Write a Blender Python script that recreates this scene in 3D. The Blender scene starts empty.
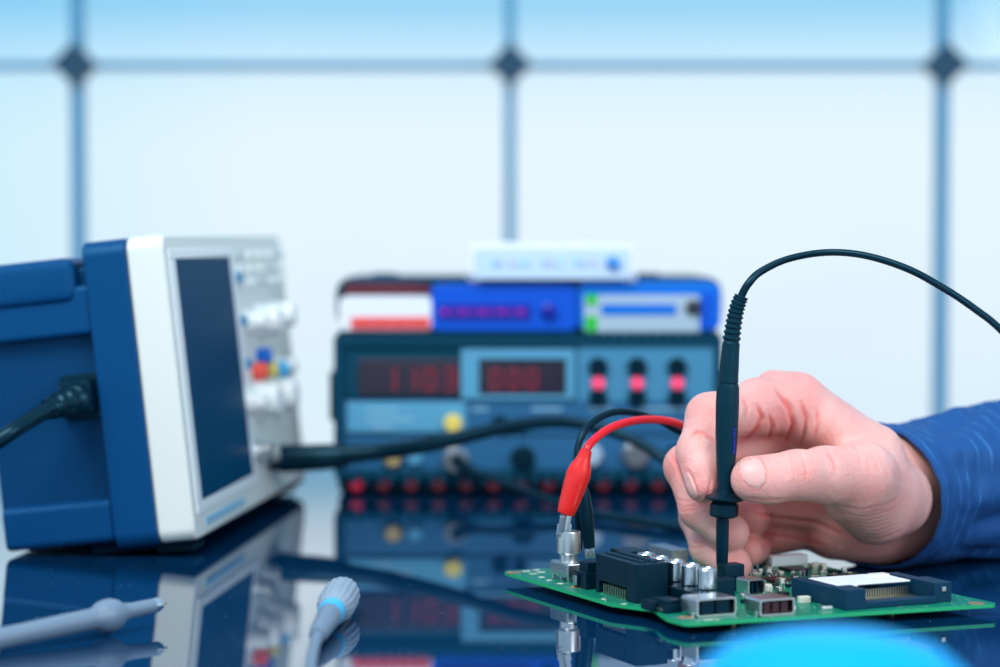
import bpy, bmesh, math, random
import numpy as np
from mathutils import Vector, Matrix
random.seed(7)
SC = bpy.context.scene
COL = SC.collection
TZ = 0.75                      # height of the table top
F = 2300.0                     # focal length in pixels of a 1000 px wide frame
HC = 0.16                      # camera height above the table
PITCH = math.atan((333.5-238)/F)
cp, sp = math.cos(PITCH), math.sin(PITCH)
V = Vector

def ray(px, py):
    a = (px-500)/F; b = (333.5-py)/F
    return V((a, cp + b*sp, -sp + b*cp))
def P(px, py, Y):              # point of the place seen at that pixel at distance Y
    d = ray(px, py); t = Y/d.y
    return V((d.x*t, Y, TZ+HC+d.z*t))
def onplane(px, py, z):        # same, on a level plane z above the table
    d = ray(px, py); t = (z-HC)/d.z
    return V((d.x*t, d.y*t, TZ+z))
def Z(y_px, Y): return P(500, y_px, Y).z

# ------------------------------------------------------------------ materials
def mat(name, col, rough=.5, metal=0., spec=.5, emit=None, es=0., coat=0., sss=0., ior=1.5, trans=0., noise=None, bump=0., bscale=200., tint=None):
    m = bpy.data.materials.new(name); m.use_nodes = True
    nt = m.node_tree; b = nt.nodes['Principled BSDF']
    b.inputs['Base Color'].default_value = (*col, 1)
    b.inputs['Roughness'].default_value = rough
    b.inputs['Metallic'].default_value = metal
    b.inputs['IOR'].default_value = ior
    b.inputs['Coat Weight'].default_value = coat
    b.inputs['Transmission Weight'].default_value = trans
    if tint: b.inputs['Specular Tint'].default_value = (*tint, 1)
    if sss:
        b.inputs['Subsurface Weight'].default_value = sss
    if emit:
        b.inputs['Emission Color'].default_value = (*emit, 1)
        b.inputs['Emission Strength'].default_value = es
    if noise or bump:
        tc = nt.nodes.new('ShaderNodeTexCoord')
        n = nt.nodes.new('ShaderNodeTexNoise'); n.inputs['Scale'].default_value = bscale; n.inputs['Detail'].default_value = 4
        nt.links.new(tc.outputs['Object'], n.inputs['Vector'])
        if noise:
            mx = nt.nodes.new('ShaderNodeMix'); mx.data_type = 'RGBA'
            mx.inputs['A'].default_value = (*col, 1); mx.inputs['B'].default_value = (*noise, 1)
            nt.links.new(n.outputs['Fac'], mx.inputs['Factor']); nt.links.new(mx.outputs['Result'], b.inputs['Base Color'])
        if bump:
            bp = nt.nodes.new('ShaderNodeBump'); bp.inputs['Strength'].default_value = bump; bp.inputs['Distance'].default_value = .0005
            nt.links.new(n.outputs['Fac'], bp.inputs['Height']); nt.links.new(bp.outputs['Normal'], b.inputs['Normal'])
    return m
M = {}
M['blk'] = mat('black_rubber', (.002,.022,.038), .42, ior=1.4, tint=(.30,.75,1), bump=.15, bscale=900)
M['blkgloss'] = mat('black_plastic', (.001,.014,.026), .28, ior=1.4, tint=(.30,.75,1))
M['blkconn'] = mat('connector_plastic', (.001,.014,.028), .42, ior=1.4, tint=(.30,.75,1), bump=.2, bscale=1500)
M['matte'] = mat('shade_black', (.001,.006,.014), 1, ior=1.03)  # near-black without sheen, for the shade sheet under the scope
M['chrome'] = mat('chrome', (.82,.85,.88), .2, 1)
M['nickel'] = mat('nickel', (.72,.75,.75), .28, 1, bump=.03, bscale=900)
M['pins'] = mat('pin_metal', (.8,.75,.6), .3, 1)
M['gold'] = mat('gold', (.9,.6,.25), .3, 1)
M['copper'] = mat('copper_pad', (.75,.30,.18), .35, .5)
M['red'] = mat('red_plastic', (.85,.015,.012), .3, coat=.2)
M['redwire'] = mat('red_wire', (.8,.008,.02), .3)
M['cream'] = mat('cream_plastic', (.76,.80,.74), .45, bump=.05, bscale=800)
M['cream2'] = mat('pale_plastic', (.84,.88,.86), .4)
M['navy'] = mat('navy_plastic', (.001,.054,.175), .42, ior=1.4, tint=(.30,.75,1), bump=.15, bscale=1200)
M['navy2'] = mat('navy_plastic_panel', (.001,.042,.135), .5, ior=1.4, tint=(.30,.75,1), bump=.15, bscale=1200)
M['screen'] = mat('screen_glass', (.0,.055,.125), .5, ior=1.12, tint=(.3,.75,1))
M['teal'] = mat('instrument_teal', (.002,.05,.095), .5, ior=1.4, tint=(.30,.75,1))
M['panel'] = mat('instrument_panel', (.05,.26,.44), .5)
M['panel2'] = mat('instrument_panel_low', (.008,.12,.27), .5)
M['panel3'] = mat('instrument_panel_strip', (.09,.36,.56), .45)
M['dispblk'] = mat('display_window', (.02,.015,.035), .25)
M['maroon'] = mat('maroon', (.10,.003,.015), .4)
M['rubyred'] = mat('ruby_red', (.55,.01,.05), .4)
M['wht'] = mat('white_plastic', (.86,.90,.94), .4)
M['blue'] = mat('bright_blue', (.0,.095,.66), .5, ior=1.3)
M['blue2'] = mat('blue_box', (.0,.17,.70), .5, ior=1.3)
M['dkblue'] = mat('dark_blue', (.0,.01,.35), .3)
M['grey'] = mat('label_grey', (.42,.55,.66), .5)
M['lgrey'] = mat('probe_grey', (.17,.24,.32), .4, bump=.1, bscale=900)
M['lgrey2'] = mat('knurl_grey', (.28,.36,.44), .42)
M['slotblue'] = mat('slot_plastic', (.003,.035,.075), .45, ior=1.4, tint=(.4,.8,1))
M['lgrey3'] = mat('button_grey', (.50,.60,.62), .5)
M['green'] = mat('green', (.01,.55,.03), .4)
M['cyan'] = mat('cyan', (.05,.5,.85), .4)
M['yellow'] = mat('yellow', (.9,.7,.15), .4)
M['orangered'] = mat('red_dot', (.85,.08,.05), .4)
M['dot'] = mat('blue_dot', (.0,.15,.65), .4)
M['ledred'] = mat('led_red', (.9,.05,.15), .4, emit=(1,.08,.2), es=.55)
M['ledmag'] = mat('led_magenta', (.3,.0,.35), .4, emit=(.5,.0,.45), es=.35)
M['digit'] = mat('led_digit', (.3,.01,.03), .4, emit=(1,.03,.06), es=.06)
M['print'] = mat('print_pale', (.25,.52,.68), .5)
M['redprint'] = mat('print_red', (.9,.10,.13), .5)
M['bar'] = mat('window_bar', (.05,.29,.48), .5)
M['joint'] = mat('window_joint', (.0,.055,.11), .6)
M['smdw'] = mat('smd_pale', (.75,.73,.62), .5)
M['smdb'] = mat('smd_brown', (.12,.06,.05), .5)
M['chip'] = mat('chip', (.02,.025,.035), .35)
M['chipm'] = mat('chip_maroon', (.05,.012,.02), .3)
M['bluecap'] = mat('bright_blue_plastic', (.0,.37,.82), .45, ior=1.25)
M['floor'] = mat('floor', (.45,.50,.55), .5, noise=(.38,.44,.5), bscale=5)
M['tleg'] = mat('table_leg', (.3,.33,.36), .35, .8)
M['nail'] = mat('nail', (.88,.46,.42), .42, sss=.0)
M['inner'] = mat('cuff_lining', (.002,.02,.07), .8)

# skin with colour attribute for pinker areas
m = bpy.data.materials.new('skin'); m.use_nodes = True; nt = m.node_tree; b = nt.nodes['Principled BSDF']
at = nt.nodes.new('ShaderNodeAttribute'); at.attribute_name = 'pink'
mx = nt.nodes.new('ShaderNodeMix'); mx.data_type = 'RGBA'
mx.inputs['A'].default_value = (.92,.50,.44,1); mx.inputs['B'].default_value = (.90,.24,.22,1)
tc = nt.nodes.new('ShaderNodeTexCoord')
n1 = nt.nodes.new('ShaderNodeTexNoise'); n1.inputs['Scale'].default_value = 85; n1.inputs['Detail'].default_value = 5
nt.links.new(tc.outputs['Object'], n1.inputs['Vector'])
mt = nt.nodes.new('ShaderNodeMath'); mt.operation = 'MULTIPLY_ADD'; mt.inputs[1].default_value = .9; mt.inputs[2].default_value = -.38
nt.links.new(n1.outputs['Fac'], mt.inputs[0])
ad = nt.nodes.new('ShaderNodeMath'); ad.operation = 'ADD'; ad.use_clamp = True
nt.links.new(mt.outputs[0], ad.inputs[0]); nt.links.new(at.outputs['Fac'], ad.inputs[1])
nt.links.new(ad.outputs[0], mx.inputs['Factor']); nt.links.new(mx.outputs['Result'], b.inputs['Base Color'])
b.inputs['Roughness'].default_value = .42
b.inputs['Subsurface Weight'].default_value = .3
b.inputs['Subsurface Radius'].default_value = (1,.35,.2); b.inputs['Subsurface Scale'].default_value = .005
v1 = nt.nodes.new('ShaderNodeTexVoronoi'); v1.inputs['Scale'].default_value = 900; v1.feature = 'DISTANCE_TO_EDGE'
nt.links.new(tc.outputs['Object'], v1.inputs['Vector'])
n2 = nt.nodes.new('ShaderNodeTexNoise'); n2.inputs['Scale'].default_value = 320; n2.inputs['Detail'].default_value = 6; n2.inputs['Roughness'].default_value = .65
nt.links.new(tc.outputs['Object'], n2.inputs['Vector'])
a2 = nt.nodes.new('ShaderNodeMath'); a2.operation = 'MULTIPLY_ADD'; a2.inputs[1].default_value = .35
nt.links.new(v1.outputs['Distance'], a2.inputs[0]); nt.links.new(n2.outputs['Fac'], a2.inputs[2])
bp = nt.nodes.new('ShaderNodeBump'); bp.inputs['Strength'].default_value = .6; bp.inputs['Distance'].default_value = .0010
nt.links.new(a2.outputs[0], bp.inputs['Height']); nt.links.new(bp.outputs['Normal'], b.inputs['Normal'])
M['skin'] = m

# sleeve fabric: stripes along the second UV axis
m = bpy.data.materials.new('striped_shirt'); m.use_nodes = True; nt = m.node_tree; b = nt.nodes['Principled BSDF']
uv = nt.nodes.new('ShaderNodeUVMap'); sep = nt.nodes.new('ShaderNodeSeparateXYZ'); nt.links.new(uv.outputs['UV'], sep.inputs[0])
ns = nt.nodes.new('ShaderNodeTexNoise'); ns.inputs['Scale'].default_value = 7; nt.links.new(uv.outputs['UV'], ns.inputs['Vector'])
wv = nt.nodes.new('ShaderNodeMath'); wv.operation = 'MULTIPLY_ADD'; wv.inputs[1].default_value = .006
nt.links.new(ns.outputs['Fac'], wv.inputs[0]); nt.links.new(sep.outputs['X'], wv.inputs[2])
fr = nt.nodes.new('ShaderNodeMath'); fr.operation = 'PINGPONG'; fr.inputs[1].default_value = .0044; nt.links.new(wv.outputs[0], fr.inputs[0])
lt = nt.nodes.new('ShaderNodeMath'); lt.operation = 'LESS_THAN'; lt.inputs[1].default_value = .00032; nt.links.new(fr.outputs[0], lt.inputs[0])
dn = nt.nodes.new('ShaderNodeTexNoise'); dn.inputs['Scale'].default_value = 45; nt.links.new(uv.outputs['UV'], dn.inputs['Vector'])
dg = nt.nodes.new('ShaderNodeMapRange'); dg.inputs['From Min'].default_value = .42; dg.inputs['From Max'].default_value = .6
nt.links.new(dn.outputs['Fac'], dg.inputs['Value'])
ml = nt.nodes.new('ShaderNodeMath'); ml.operation = 'MULTIPLY'; nt.links.new(lt.outputs[0], ml.inputs[0]); nt.links.new(dg.outputs[0], ml.inputs[1])
mx = nt.nodes.new('ShaderNodeMix'); mx.data_type = 'RGBA'
mx.inputs['A'].default_value = (.002,.075,.27,1); mx.inputs['B'].default_value = (.05,.26,.58,1)
nt.links.new(ml.outputs[0], mx.inputs['Factor']); nt.links.new(mx.outputs['Result'], b.inputs['Base Color'])
b.inputs['Roughness'].default_value = .75
wn = nt.nodes.new('ShaderNodeTexNoise'); wn.inputs['Scale'].default_value = 1800; nt.links.new(uv.outputs['UV'], wn.inputs['Vector'])
bp = nt.nodes.new('ShaderNodeBump'); bp.inputs['Strength'].default_value = .3; bp.inputs['Distance'].default_value = .0004
nt.links.new(wn.outputs['Fac'], bp.inputs['Height']); nt.links.new(bp.outputs['Normal'], b.inputs['Normal'])
M['shirt'] = m

# table: dark glossy lacquer with a fine woven grid and dust
m = bpy.data.materials.new('table_gloss'); m.use_nodes = True; nt = m.node_tree; b = nt.nodes['Principled BSDF']
tc = nt.nodes.new('ShaderNodeTexCoord')
mp = nt.nodes.new('ShaderNodeMapping'); mp.inputs['Rotation'].default_value = (0,0,math.radians(24)); nt.links.new(tc.outputs['Object'], mp.inputs['Vector'])
ck = nt.nodes.new('ShaderNodeTexChecker'); ck.inputs['Scale'].default_value = 700
ck.inputs['Color1'].default_value = (.0006,.016,.055,1); ck.inputs['Color2'].default_value = (.002,.038,.10,1)
nt.links.new(mp.outputs[0], ck.inputs['Vector'])
vo = nt.nodes.new('ShaderNodeTexVoronoi'); vo.inputs['Scale'].default_value = 240; nt.links.new(tc.outputs['Object'], vo.inputs['Vector'])
l1 = nt.nodes.new('ShaderNodeMath'); l1.operation = 'LESS_THAN'; l1.inputs[1].default_value = .075; nt.links.new(vo.outputs['Distance'], l1.inputs[0])
sx = nt.nodes.new('ShaderNodeSeparateColor'); nt.links.new(vo.outputs['Color'], sx.inputs[0])
l2 = nt.nodes.new('ShaderNodeMath'); l2.operation = 'LESS_THAN'; l2.inputs[1].default_value = .16; nt.links.new(sx.outputs[0], l2.inputs[0])
l3 = nt.nodes.new('ShaderNodeMath'); l3.operation = 'MULTIPLY'; nt.links.new(l1.outputs[0], l3.inputs[0]); nt.links.new(l2.outputs[0], l3.inputs[1])
mx = nt.nodes.new('ShaderNodeMix'); mx.data_type = 'RGBA'; mx.inputs['B'].default_value = (.30,.42,.52,1)
nt.links.new(l3.outputs[0], mx.inputs['Factor']); nt.links.new(ck.outputs['Color'], mx.inputs['A']); nt.links.new(mx.outputs['Result'], b.inputs['Base Color'])
mr = nt.nodes.new('ShaderNodeMath'); mr.operation = 'MULTIPLY_ADD'; mr.inputs[1].default_value = .6; mr.inputs[2].default_value = .02
nt.links.new(l3.outputs[0], mr.inputs[0]); nt.links.new(mr.outputs[0], b.inputs['Roughness'])
b.inputs['IOR'].default_value = 1.75; b.inputs['Specular Tint'].default_value = (.80,.93,1,1)
M['table'] = m

# green solder mask with pale traces and pads
m = bpy.data.materials.new('pcb'); m.use_nodes = True; nt = m.node_tree; b = nt.nodes['Principled BSDF']
tc = nt.nodes.new('ShaderNodeTexCoord')
br = nt.nodes.new('ShaderNodeTexBrick'); br.inputs['Scale'].default_value = 260; br.inputs['Mortar Size'].default_value = .035
br.inputs['Color1'].default_value = (.0,.14,.085,1); br.inputs['Color2'].default_value = (.0,.18,.105,1); br.inputs['Mortar'].default_value = (.01,.30,.18,1)
nt.links.new(tc.outputs['Object'], br.inputs['Vector'])
vo = nt.nodes.new('ShaderNodeTexVoronoi'); vo.inputs['Scale'].default_value = 420; nt.links.new(tc.outputs['Object'], vo.inputs['Vector'])
l1 = nt.nodes.new('ShaderNodeMath'); l1.operation = 'LESS_THAN'; l1.inputs[1].default_value = .22; nt.links.new(vo.outputs['Distance'], l1.inputs[0])
sx = nt.nodes.new('ShaderNodeSeparateColor'); nt.links.new(vo.outputs['Color'], sx.inputs[0])
l2 = nt.nodes.new('ShaderNodeMath'); l2.operation = 'LESS_THAN'; l2.inputs[1].default_value = .3; nt.links.new(sx.outputs[0], l2.inputs[0])
l3 = nt.nodes.new('ShaderNodeMath'); l3.operation = 'MULTIPLY'; nt.links.new(l1.outputs[0], l3.inputs[0]); nt.links.new(l2.outputs[0], l3.inputs[1])
mx = nt.nodes.new('ShaderNodeMix'); mx.data_type = 'RGBA'; mx.inputs['B'].default_value = (.45,.62,.52,1)
nt.links.new(l3.outputs[0], mx.inputs['Factor']); nt.links.new(br.outputs['Color'], mx.inputs['A']); nt.links.new(mx.outputs['Result'], b.inputs['Base Color'])
b.inputs['Roughness'].default_value = .35; b.inputs['IOR'].default_value = 1.36
M['pcb'] = m
M['pcbedge'] = mat('pcb_edge', (.01,.42,.16), .4)

# window glass
m = bpy.data.materials.new('window_glass'); m.use_nodes = True; nt = m.node_tree; nt.nodes.remove(nt.nodes['Principled BSDF'])
out = nt.nodes['Material Output']
tr = nt.nodes.new('ShaderNodeBsdfTransparent'); tr.inputs[0].default_value = (.97,.99,1,1)
gl = nt.nodes.new('ShaderNodeBsdfGlossy'); gl.inputs['Roughness'].default_value = .02
mi = nt.nodes.new('ShaderNodeMixShader'); mi.inputs[0].default_value = .008
nt.links.new(tr.outputs[0], mi.inputs[1]); nt.links.new(gl.outputs[0], mi.inputs[2]); nt.links.new(mi.outputs[0], out.inputs[0])
M['glass'] = m

# ------------------------------------------------------------------ helpers
ROOT = {}
def tagp(o, label=None, cat=None, group=None, kind=None):
    if label: o['label'] = label
    if cat: o['category'] = cat
    if group: o['group'] = group
    if kind: o['kind'] = kind
    return o
def thing(name, label, cat, mtx=None, group=None):
    o = bpy.data.objects.new(name, None); COL.objects.link(o); o.empty_display_size = .02
    if mtx is None: mtx = Matrix.Identity(4)
    o.matrix_world = mtx; ROOT[o.name] = mtx.copy()
    return tagp(o, label, cat, group)
def obj(name, bm, m, parent=None, world=False, smooth=28, label=None, fixn=True):
    """bm is in the parent's local frame (world=False) or in world space."""
    me = bpy.data.meshes.new(name)
    if fixn: bmesh.ops.recalc_face_normals(bm, faces=bm.faces[:])
    if parent is not None:
        pm = ROOT[parent.name]
        if world: bm.transform(pm.inverted())
    bm.to_mesh(me); bm.free()
    mats = m if isinstance(m, (list, tuple)) else [m]
    for k in mats: me.materials.append(M[k] if isinstance(k, str) else k)
    o = bpy.data.objects.new(name, me); COL.objects.link(o)
    if parent is not None:
        o.parent = parent; ROOT[o.name] = ROOT[parent.name]
    else:
        ROOT[o.name] = Matrix.Identity(4)
    if smooth:
        me.polygons.foreach_set('use_smooth', [True]*len(me.polygons))
        me.set_sharp_from_angle(angle=math.radians(smooth))
        wm = o.modifiers.new('weighted', 'WEIGHTED_NORMAL'); wm.weight = 100; wm.keep_sharp = True
    if label: o['label'] = label
    return o
def struct(name, bm, m, parent=None):
    o = obj(name, bm, m, parent)
    if parent is None: o['kind'] = 'structure'
    return o
def BM(): return bmesh.new()
def box(bm, x0, x1, y0, y1, z0, z1, bev=0, seg=2, mtx=None, mi=0):
    r = bmesh.ops.create_cube(bm, size=1)
    vs = r['verts']
    for v in vs:
        v.co = V((x0+(v.co.x+.5)*(x1-x0), y0+(v.co.y+.5)*(y1-y0), z0+(v.co.z+.5)*(z1-z0)))
    fs = list({f for v in vs for f in v.link_faces})
    if bev:
        es = list({e for v in vs for e in v.link_edges})
        rr = bmesh.ops.bevel(bm, geom=es, offset=bev, segments=seg, affect='EDGES', profile=.5)
        fs = [f for f in rr['faces']]
        vs = list({v for f in fs for v in f.verts}); fs = list({f for v in vs for f in v.link_faces})
    for f in fs: f.material_index = mi
    if mtx is not None: bmesh.ops.transform(bm, matrix=mtx, verts=vs)
    return bm
def frame_of(a, b_):
    z = (b_-a).normalized(); up = V((0,0,1)) if abs(z.z) < .95 else V((0,1,0))
    x = up.cross(z).normalized(); y = z.cross(x)
    return Matrix(((x.x,y.x,z.x,a.x),(x.y,y.y,z.y,a.y),(x.z,y.z,z.z,a.z),(0,0,0,1)))
def lathe(bm, prof, mtx=None, seg=28, cap=True, ex=1., ey=1., ripple=None, mi=0):
    """prof = [(r, z)...] spun round local z."""
    rings = []
    for k, (r, z) in enumerate(prof):
        ring = []
        for i in range(seg):
            t = 2*math.pi*i/seg; rr = r*(1+(ripple(k, i) if ripple else 0))
            p = V((rr*math.cos(t)*ex, rr*math.sin(t)*ey, z))
            if mtx is not None: p = mtx @ p
            ring.append(bm.verts.new(p))
        rings.append(ring)
    for a, c in zip(rings, rings[1:]):
        for i in range(seg):
            f = bm.faces.new((a[i], a[(i+1)%seg], c[(i+1)%seg], c[i])); f.material_index = mi
    if cap:
        for rg in (rings[0], rings[-1]):
            f = bm.faces.new(rg); f.material_index = mi
    return bm
def cyl(bm, a, b_, r, seg=20, r2=None, bev=0):
    L = (b_-a).length; r2 = r if r2 is None else r2
    if bev: pr = [(r-bev,0),(r,bev),(r2,L-bev),(r2-bev,L)]
    else: pr = [(r,0),(r2,L)]
    return lathe(bm, pr, frame_of(a, b_), seg)
def spline(pts, n=8):
    """Catmull-Rom through (Vector, r) pairs."""
    out = []
    q = [pts[0]]+list(pts)+[pts[-1]]
    for i in range(1, len(q)-2):
        p0,p1,p2,p3 = (x[0] for x in q[i-1:i+3]); r1, r2 = q[i][1], q[i+1][1]
        for k in range(n):
            t = k/n
            p = .5*((2*p1)+(p2-p0)*t+(2*p0-5*p1+4*p2-p3)*t*t+(3*p1-p0-3*p2+p3)*t**3)
            s = t*t*(3-2*t); out.append((p, r1+(r2-r1)*s))
    out.append(pts[-1]); return out
def tube(bm, pts, seg=14, n=8, smooth=True, cap=True, ridge=None):
    pr = spline(pts, n) if smooth else pts
    rings = []; up = None
    for i, (p, r) in enumerate(pr):
        a = pr[max(i-1,0)][0]; c = pr[min(i+1,len(pr)-1)][0]; t = (c-a).normalized()
        if up is None: up = V((0,0,1)) if abs(t.z) < .9 else V((0,1,0))
        x = up.cross(t).normalized(); up = t.cross(x).normalized()
        rr = r*(1+(ridge(i) if ridge else 0))
        rings.append([bm.verts.new(p + (x*math.cos(2*math.pi*k/seg)+up*math.sin(2*math.pi*k/seg))*rr) for k in range(seg)])
    for a, c in zip(rings, rings[1:]):
        for k in range(seg): bm.faces.new((a[k], a[(k+1)%seg], c[(k+1)%seg], c[k]))
    if cap: bm.faces.new(rings[0]); bm.faces.new(rings[-1])
    return bm
def prism(bm, pts, z0, z1, mtx=None):
    lo = [bm.verts.new(V((x,y,z0))) for x,y in pts]; hi = [bm.verts.new(V((x,y,z1))) for x,y in pts]
    n = len(pts)
    bm.faces.new(lo); bm.faces.new(hi)
    for i in range(n): bm.faces.new((lo[i], lo[(i+1)%n], hi[(i+1)%n], hi[i]))
    if mtx is not None: bmesh.ops.transform(bm, matrix=mtx, verts=lo+hi)
    return bm
def rrect(x0, x1, y0, y1, r, n=5):
    out = []
    for cx, cy, a0 in ((x1-r,y1-r,0),(x0+r,y1-r,90),(x0+r,y0+r,180),(x1-r,y0+r,270)):
        for k in range(n+1):
            a = math.radians(a0+90*k/n); out.append((cx+r*math.cos(a), cy+r*math.sin(a)))
    return out

# ------------------------------------------------------------------ camera
cam = bpy.data.cameras.new('camera'); co = bpy.data.objects.new('camera', cam); COL.objects.link(co)
co.location = (0,0,TZ+HC); co.rotation_euler = (math.pi/2-PITCH, 0, 0)
cam.sensor_width = 36; cam.lens = F/1000*36; cam.clip_start = .05; cam.clip_end = 60
cam.dof.use_dof = True; cam.dof.focus_distance = 1.015; cam.dof.aperture_fstop = 4.8
SC.camera = co
SC.view_settings.view_transform = 'Standard'; SC.view_settings.look = 'None'
SC.view_settings.exposure = .08; SC.view_settings.gamma = 1; SC.view_settings.use_curve_mapping = False

# ------------------------------------------------------------------ sky and lamps
w = bpy.data.worlds.new('sky'); SC.world = w; w.use_nodes = True; nt = w.node_tree
bg = nt.nodes['Background']
tc = nt.nodes.new('ShaderNodeTexCoord'); sep = nt.nodes.new('ShaderNodeSeparateXYZ'); nt.links.new(tc.outputs['Generated'], sep.inputs[0])
asn = nt.nodes.new('ShaderNodeMath'); asn.operation = 'ARCSINE'; nt.links.new(sep.outputs['Z'], asn.inputs[0])
mr = nt.nodes.new('ShaderNodeMapRange'); mr.inputs['From Min'].default_value = -math.radians(5); mr.inputs['From Max'].default_value = math.radians(35)
nt.links.new(asn.outputs[0], mr.inputs['Value'])
cr = nt.nodes.new('ShaderNodeValToRGB'); nt.links.new(mr.outputs[0], cr.inputs[0])
stops = [(-5,(.72,.85,.94)),(0,(.80,.90,.97)),(2.2,(.81,.91,.975)),(3.6,(.74,.88,.97)),(4.6,(.56,.80,.95)),(6.0,(.27,.61,.87)),(7.0,(.80,.98,1.10)),(8.5,(1.25,1.38,1.45)),(11,(1.1,1.25,1.35)),(16,(.22,.42,.66)),(35,(.34,.56,.80))]
e = cr.color_ramp.elements
e[0].position = 0; e[0].color = (*stops[0][1],1); e[1].position = 1; e[1].color = (*stops[-1][1],1)
for d_, c_ in stops[1:-1]:
    k = e.new((d_+5)/40); k.color = (*c_,1)
# thin haze, a little bluer towards the left
mxx = nt.nodes.new('ShaderNodeMapRange'); mxx.inputs['From Min'].default_value = -.22; mxx.inputs['From Max'].default_value = -.10
nt.links.new(sep.outputs['X'], mxx.inputs['Value'])
tint = nt.nodes.new('ShaderNodeMix'); tint.data_type = 'RGBA'; tint.inputs['A'].default_value = (.80,.93,.985,1); tint.inputs['B'].default_value = (1,1,1,1)
nt.links.new(mxx.outputs[0], tint.inputs['Factor'])
mu = nt.nodes.new('ShaderNodeMix'); mu.data_type = 'RGBA'; mu.blend_type = 'MULTIPLY'; mu.inputs['Factor'].default_value = 1
nt.links.new(cr.outputs[0], mu.inputs['A']); nt.links.new(tint.outputs['Result'], mu.inputs['B'])
nt.links.new(mu.outputs['Result'], bg.inputs[0]); bg.inputs[1].default_value = 1.0

def area(name, loc, target, size, energy, col):
    l = bpy.data.lights.new(name, 'AREA'); l.shape = 'RECTANGLE'; l.size = size[0]; l.size_y = size[1]; l.energy = energy; l.color = col
    o = bpy.data.objects.new(name, l); COL.objects.link(o); o.location = loc
    o.rotation_euler = (V(target)-V(loc)).to_track_quat('-Z','Y').to_euler(); return o
area('added_key_light', (-.35,.35,TZ+1.15), (.12,1.05,TZ+.03), (.9,.6), 17, (1,.97,.93))  # softbox key added overhead, makes up for the dim upper sky
area('side_lamp_light', (1.1,-.1,TZ+.75), (.1,1.1,TZ+.05), (.6,.6), 9, (.93,.97,1))

# ------------------------------------------------------------------ setting
WY = 2.05
bm = BM(); box(bm, -3, 3, -1.5, WY+.4, -.05, 0); struct('floor', bm, 'floor')
sW = F/WY
xs = [(x-500)/sW for x in (78, 510, 939)]; step = (xs[2]-xs[0])/2
zs0 = Z(66, WY)
cols = [xs[1]+step*k for k in range(-4, 5)]
rows = [zs0+step*k for k in range(-2, 3)]
for c in cols:
    bm = BM(); box(bm, c-.0048, c+.0048, WY-.012, WY+.012, 0.0, rows[-1]+.2, .001)
    struct('trim_%d' % (cols.index(c)+1), bm, 'bar')
for k, z in enumerate(rows):
    bm = BM(); box(bm, cols[0], cols[-1], WY-.008, WY+.010, z-.0030, z+.0030, .001)
    struct('trim_%d' % (len(cols)+1+k), bm, 'bar')
n = 0
for i in range(len(cols)-1):
    for k in range(len(rows)-1):
        n += 1
        bm = BM(); box(bm, cols[i]+.005, cols[i+1]-.005, WY-.002, WY+.002, rows[k]+.003, rows[k+1]-.003)
        if rows[k+1] > TZ-.1: struct('window_%d' % n, bm, 'glass')
        else: bm.free()
n = len(cols)+len(rows)
for c in cols:
    for z in rows[1:]:
        n += 1; h = .0192
        bm = BM(); prism(bm, [(h,0),(h*.86,h*.14),(h*.14,h*.86),(0,h),(-h*.14,h*.86),(-h*.86,h*.14),(-h,0),(-h*.86,-h*.14),(-h*.14,-h*.86),(0,-h),(h*.14,-h*.86),(h*.86,-h*.14)],
                         -.014, .014, Matrix.Translation((c,WY-.012,z)) @ Matrix.Rotation(math.pi/2,4,'X'))
        struct('trim_%d' % n, bm, 'joint')

# table
t = thing('table', 'table with glossy dark blue black reflecting top', 'table', Matrix.Translation((0,1.0,0)))
bm = BM(); box(bm, -.85, .85, -.62, .62, TZ-.03, TZ, .002); obj('tabletop', bm, 'table', t, smooth=0)
for sx in (-1,1):
    for sy in (-1,1):
        bm = BM(); box(bm, sx*.78-.025, sx*.78+.025, sy*.56-.025, sy*.56+.025, 0, TZ-.03, .003); obj('leg', bm, 'tleg', t)

# ------------------------------------------------------------------ oscilloscope
TA = math.radians(6.2)
W0 = V((.0924,.9957,0)); B0 = V((-.9957,.0924,0)); Z0 = V((0,0,1))
OSX = 0
UP = math.cos(TA)*Z0 + math.sin(TA)*B0; BK = math.cos(TA)*B0 - math.sin(TA)*Z0
OS = V((-.1512, 1.1455, TZ+.0089)) - W0*.004
SM = Matrix(((W0.x,BK.x,UP.x,OS.x),(W0.y,BK.y,UP.y,OS.y),(W0.z,BK.z,UP.z,OS.z),(0,0,0,1)))   # x = width, y = back, z = up
SI = SM.inverted(); SW, SH = .312, .1540
def sf(px, py, dep=0.):        # pixel -> (w, h) on the scope's front
    o_ = SI @ V((0,0,TZ+HC)); d = SI.to_3x3() @ ray(px, py); t_ = (dep-o_.y)/d.y; p = o_+d*t_; return p.x, p.z
scope = thing('oscilloscope', 'cream and navy bench oscilloscope with dark screen, standing at the left on the glossy table', 'oscilloscope', SM)
RF = Matrix.Rotation(math.pi/2, 4, 'X')       # (x, y)->(x, z), extrude z -> -y
def plate(bm, pts, y0, y1):    # outline in w,h extruded from depth y0 to y1
    return prism(bm, pts, -y1, -y0, RF)
def bevelall(bm, off, seg=3, ang=50):
    bmesh.ops.recalc_face_normals(bm, faces=bm.faces[:])
    es = [e for e in bm.edges if len(e.link_faces) == 2 and e.calc_face_angle(0) > math.radians(ang)]
    bmesh.ops.bevel(bm, geom=es, offset=off, segments=seg, affect='EDGES', profile=.6)
    return bm
s0 = [sf(174,258), sf(228,258), sf(252,477), sf(200,497)]
wa = (s0[0][0]+s0[3][0])/2; wb = (s0[1][0]+s0[2][0])/2; ha = (s0[2][1]+s0[3][1])/2; hb = (s0[0][1]+s0[1][1])/2
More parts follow.
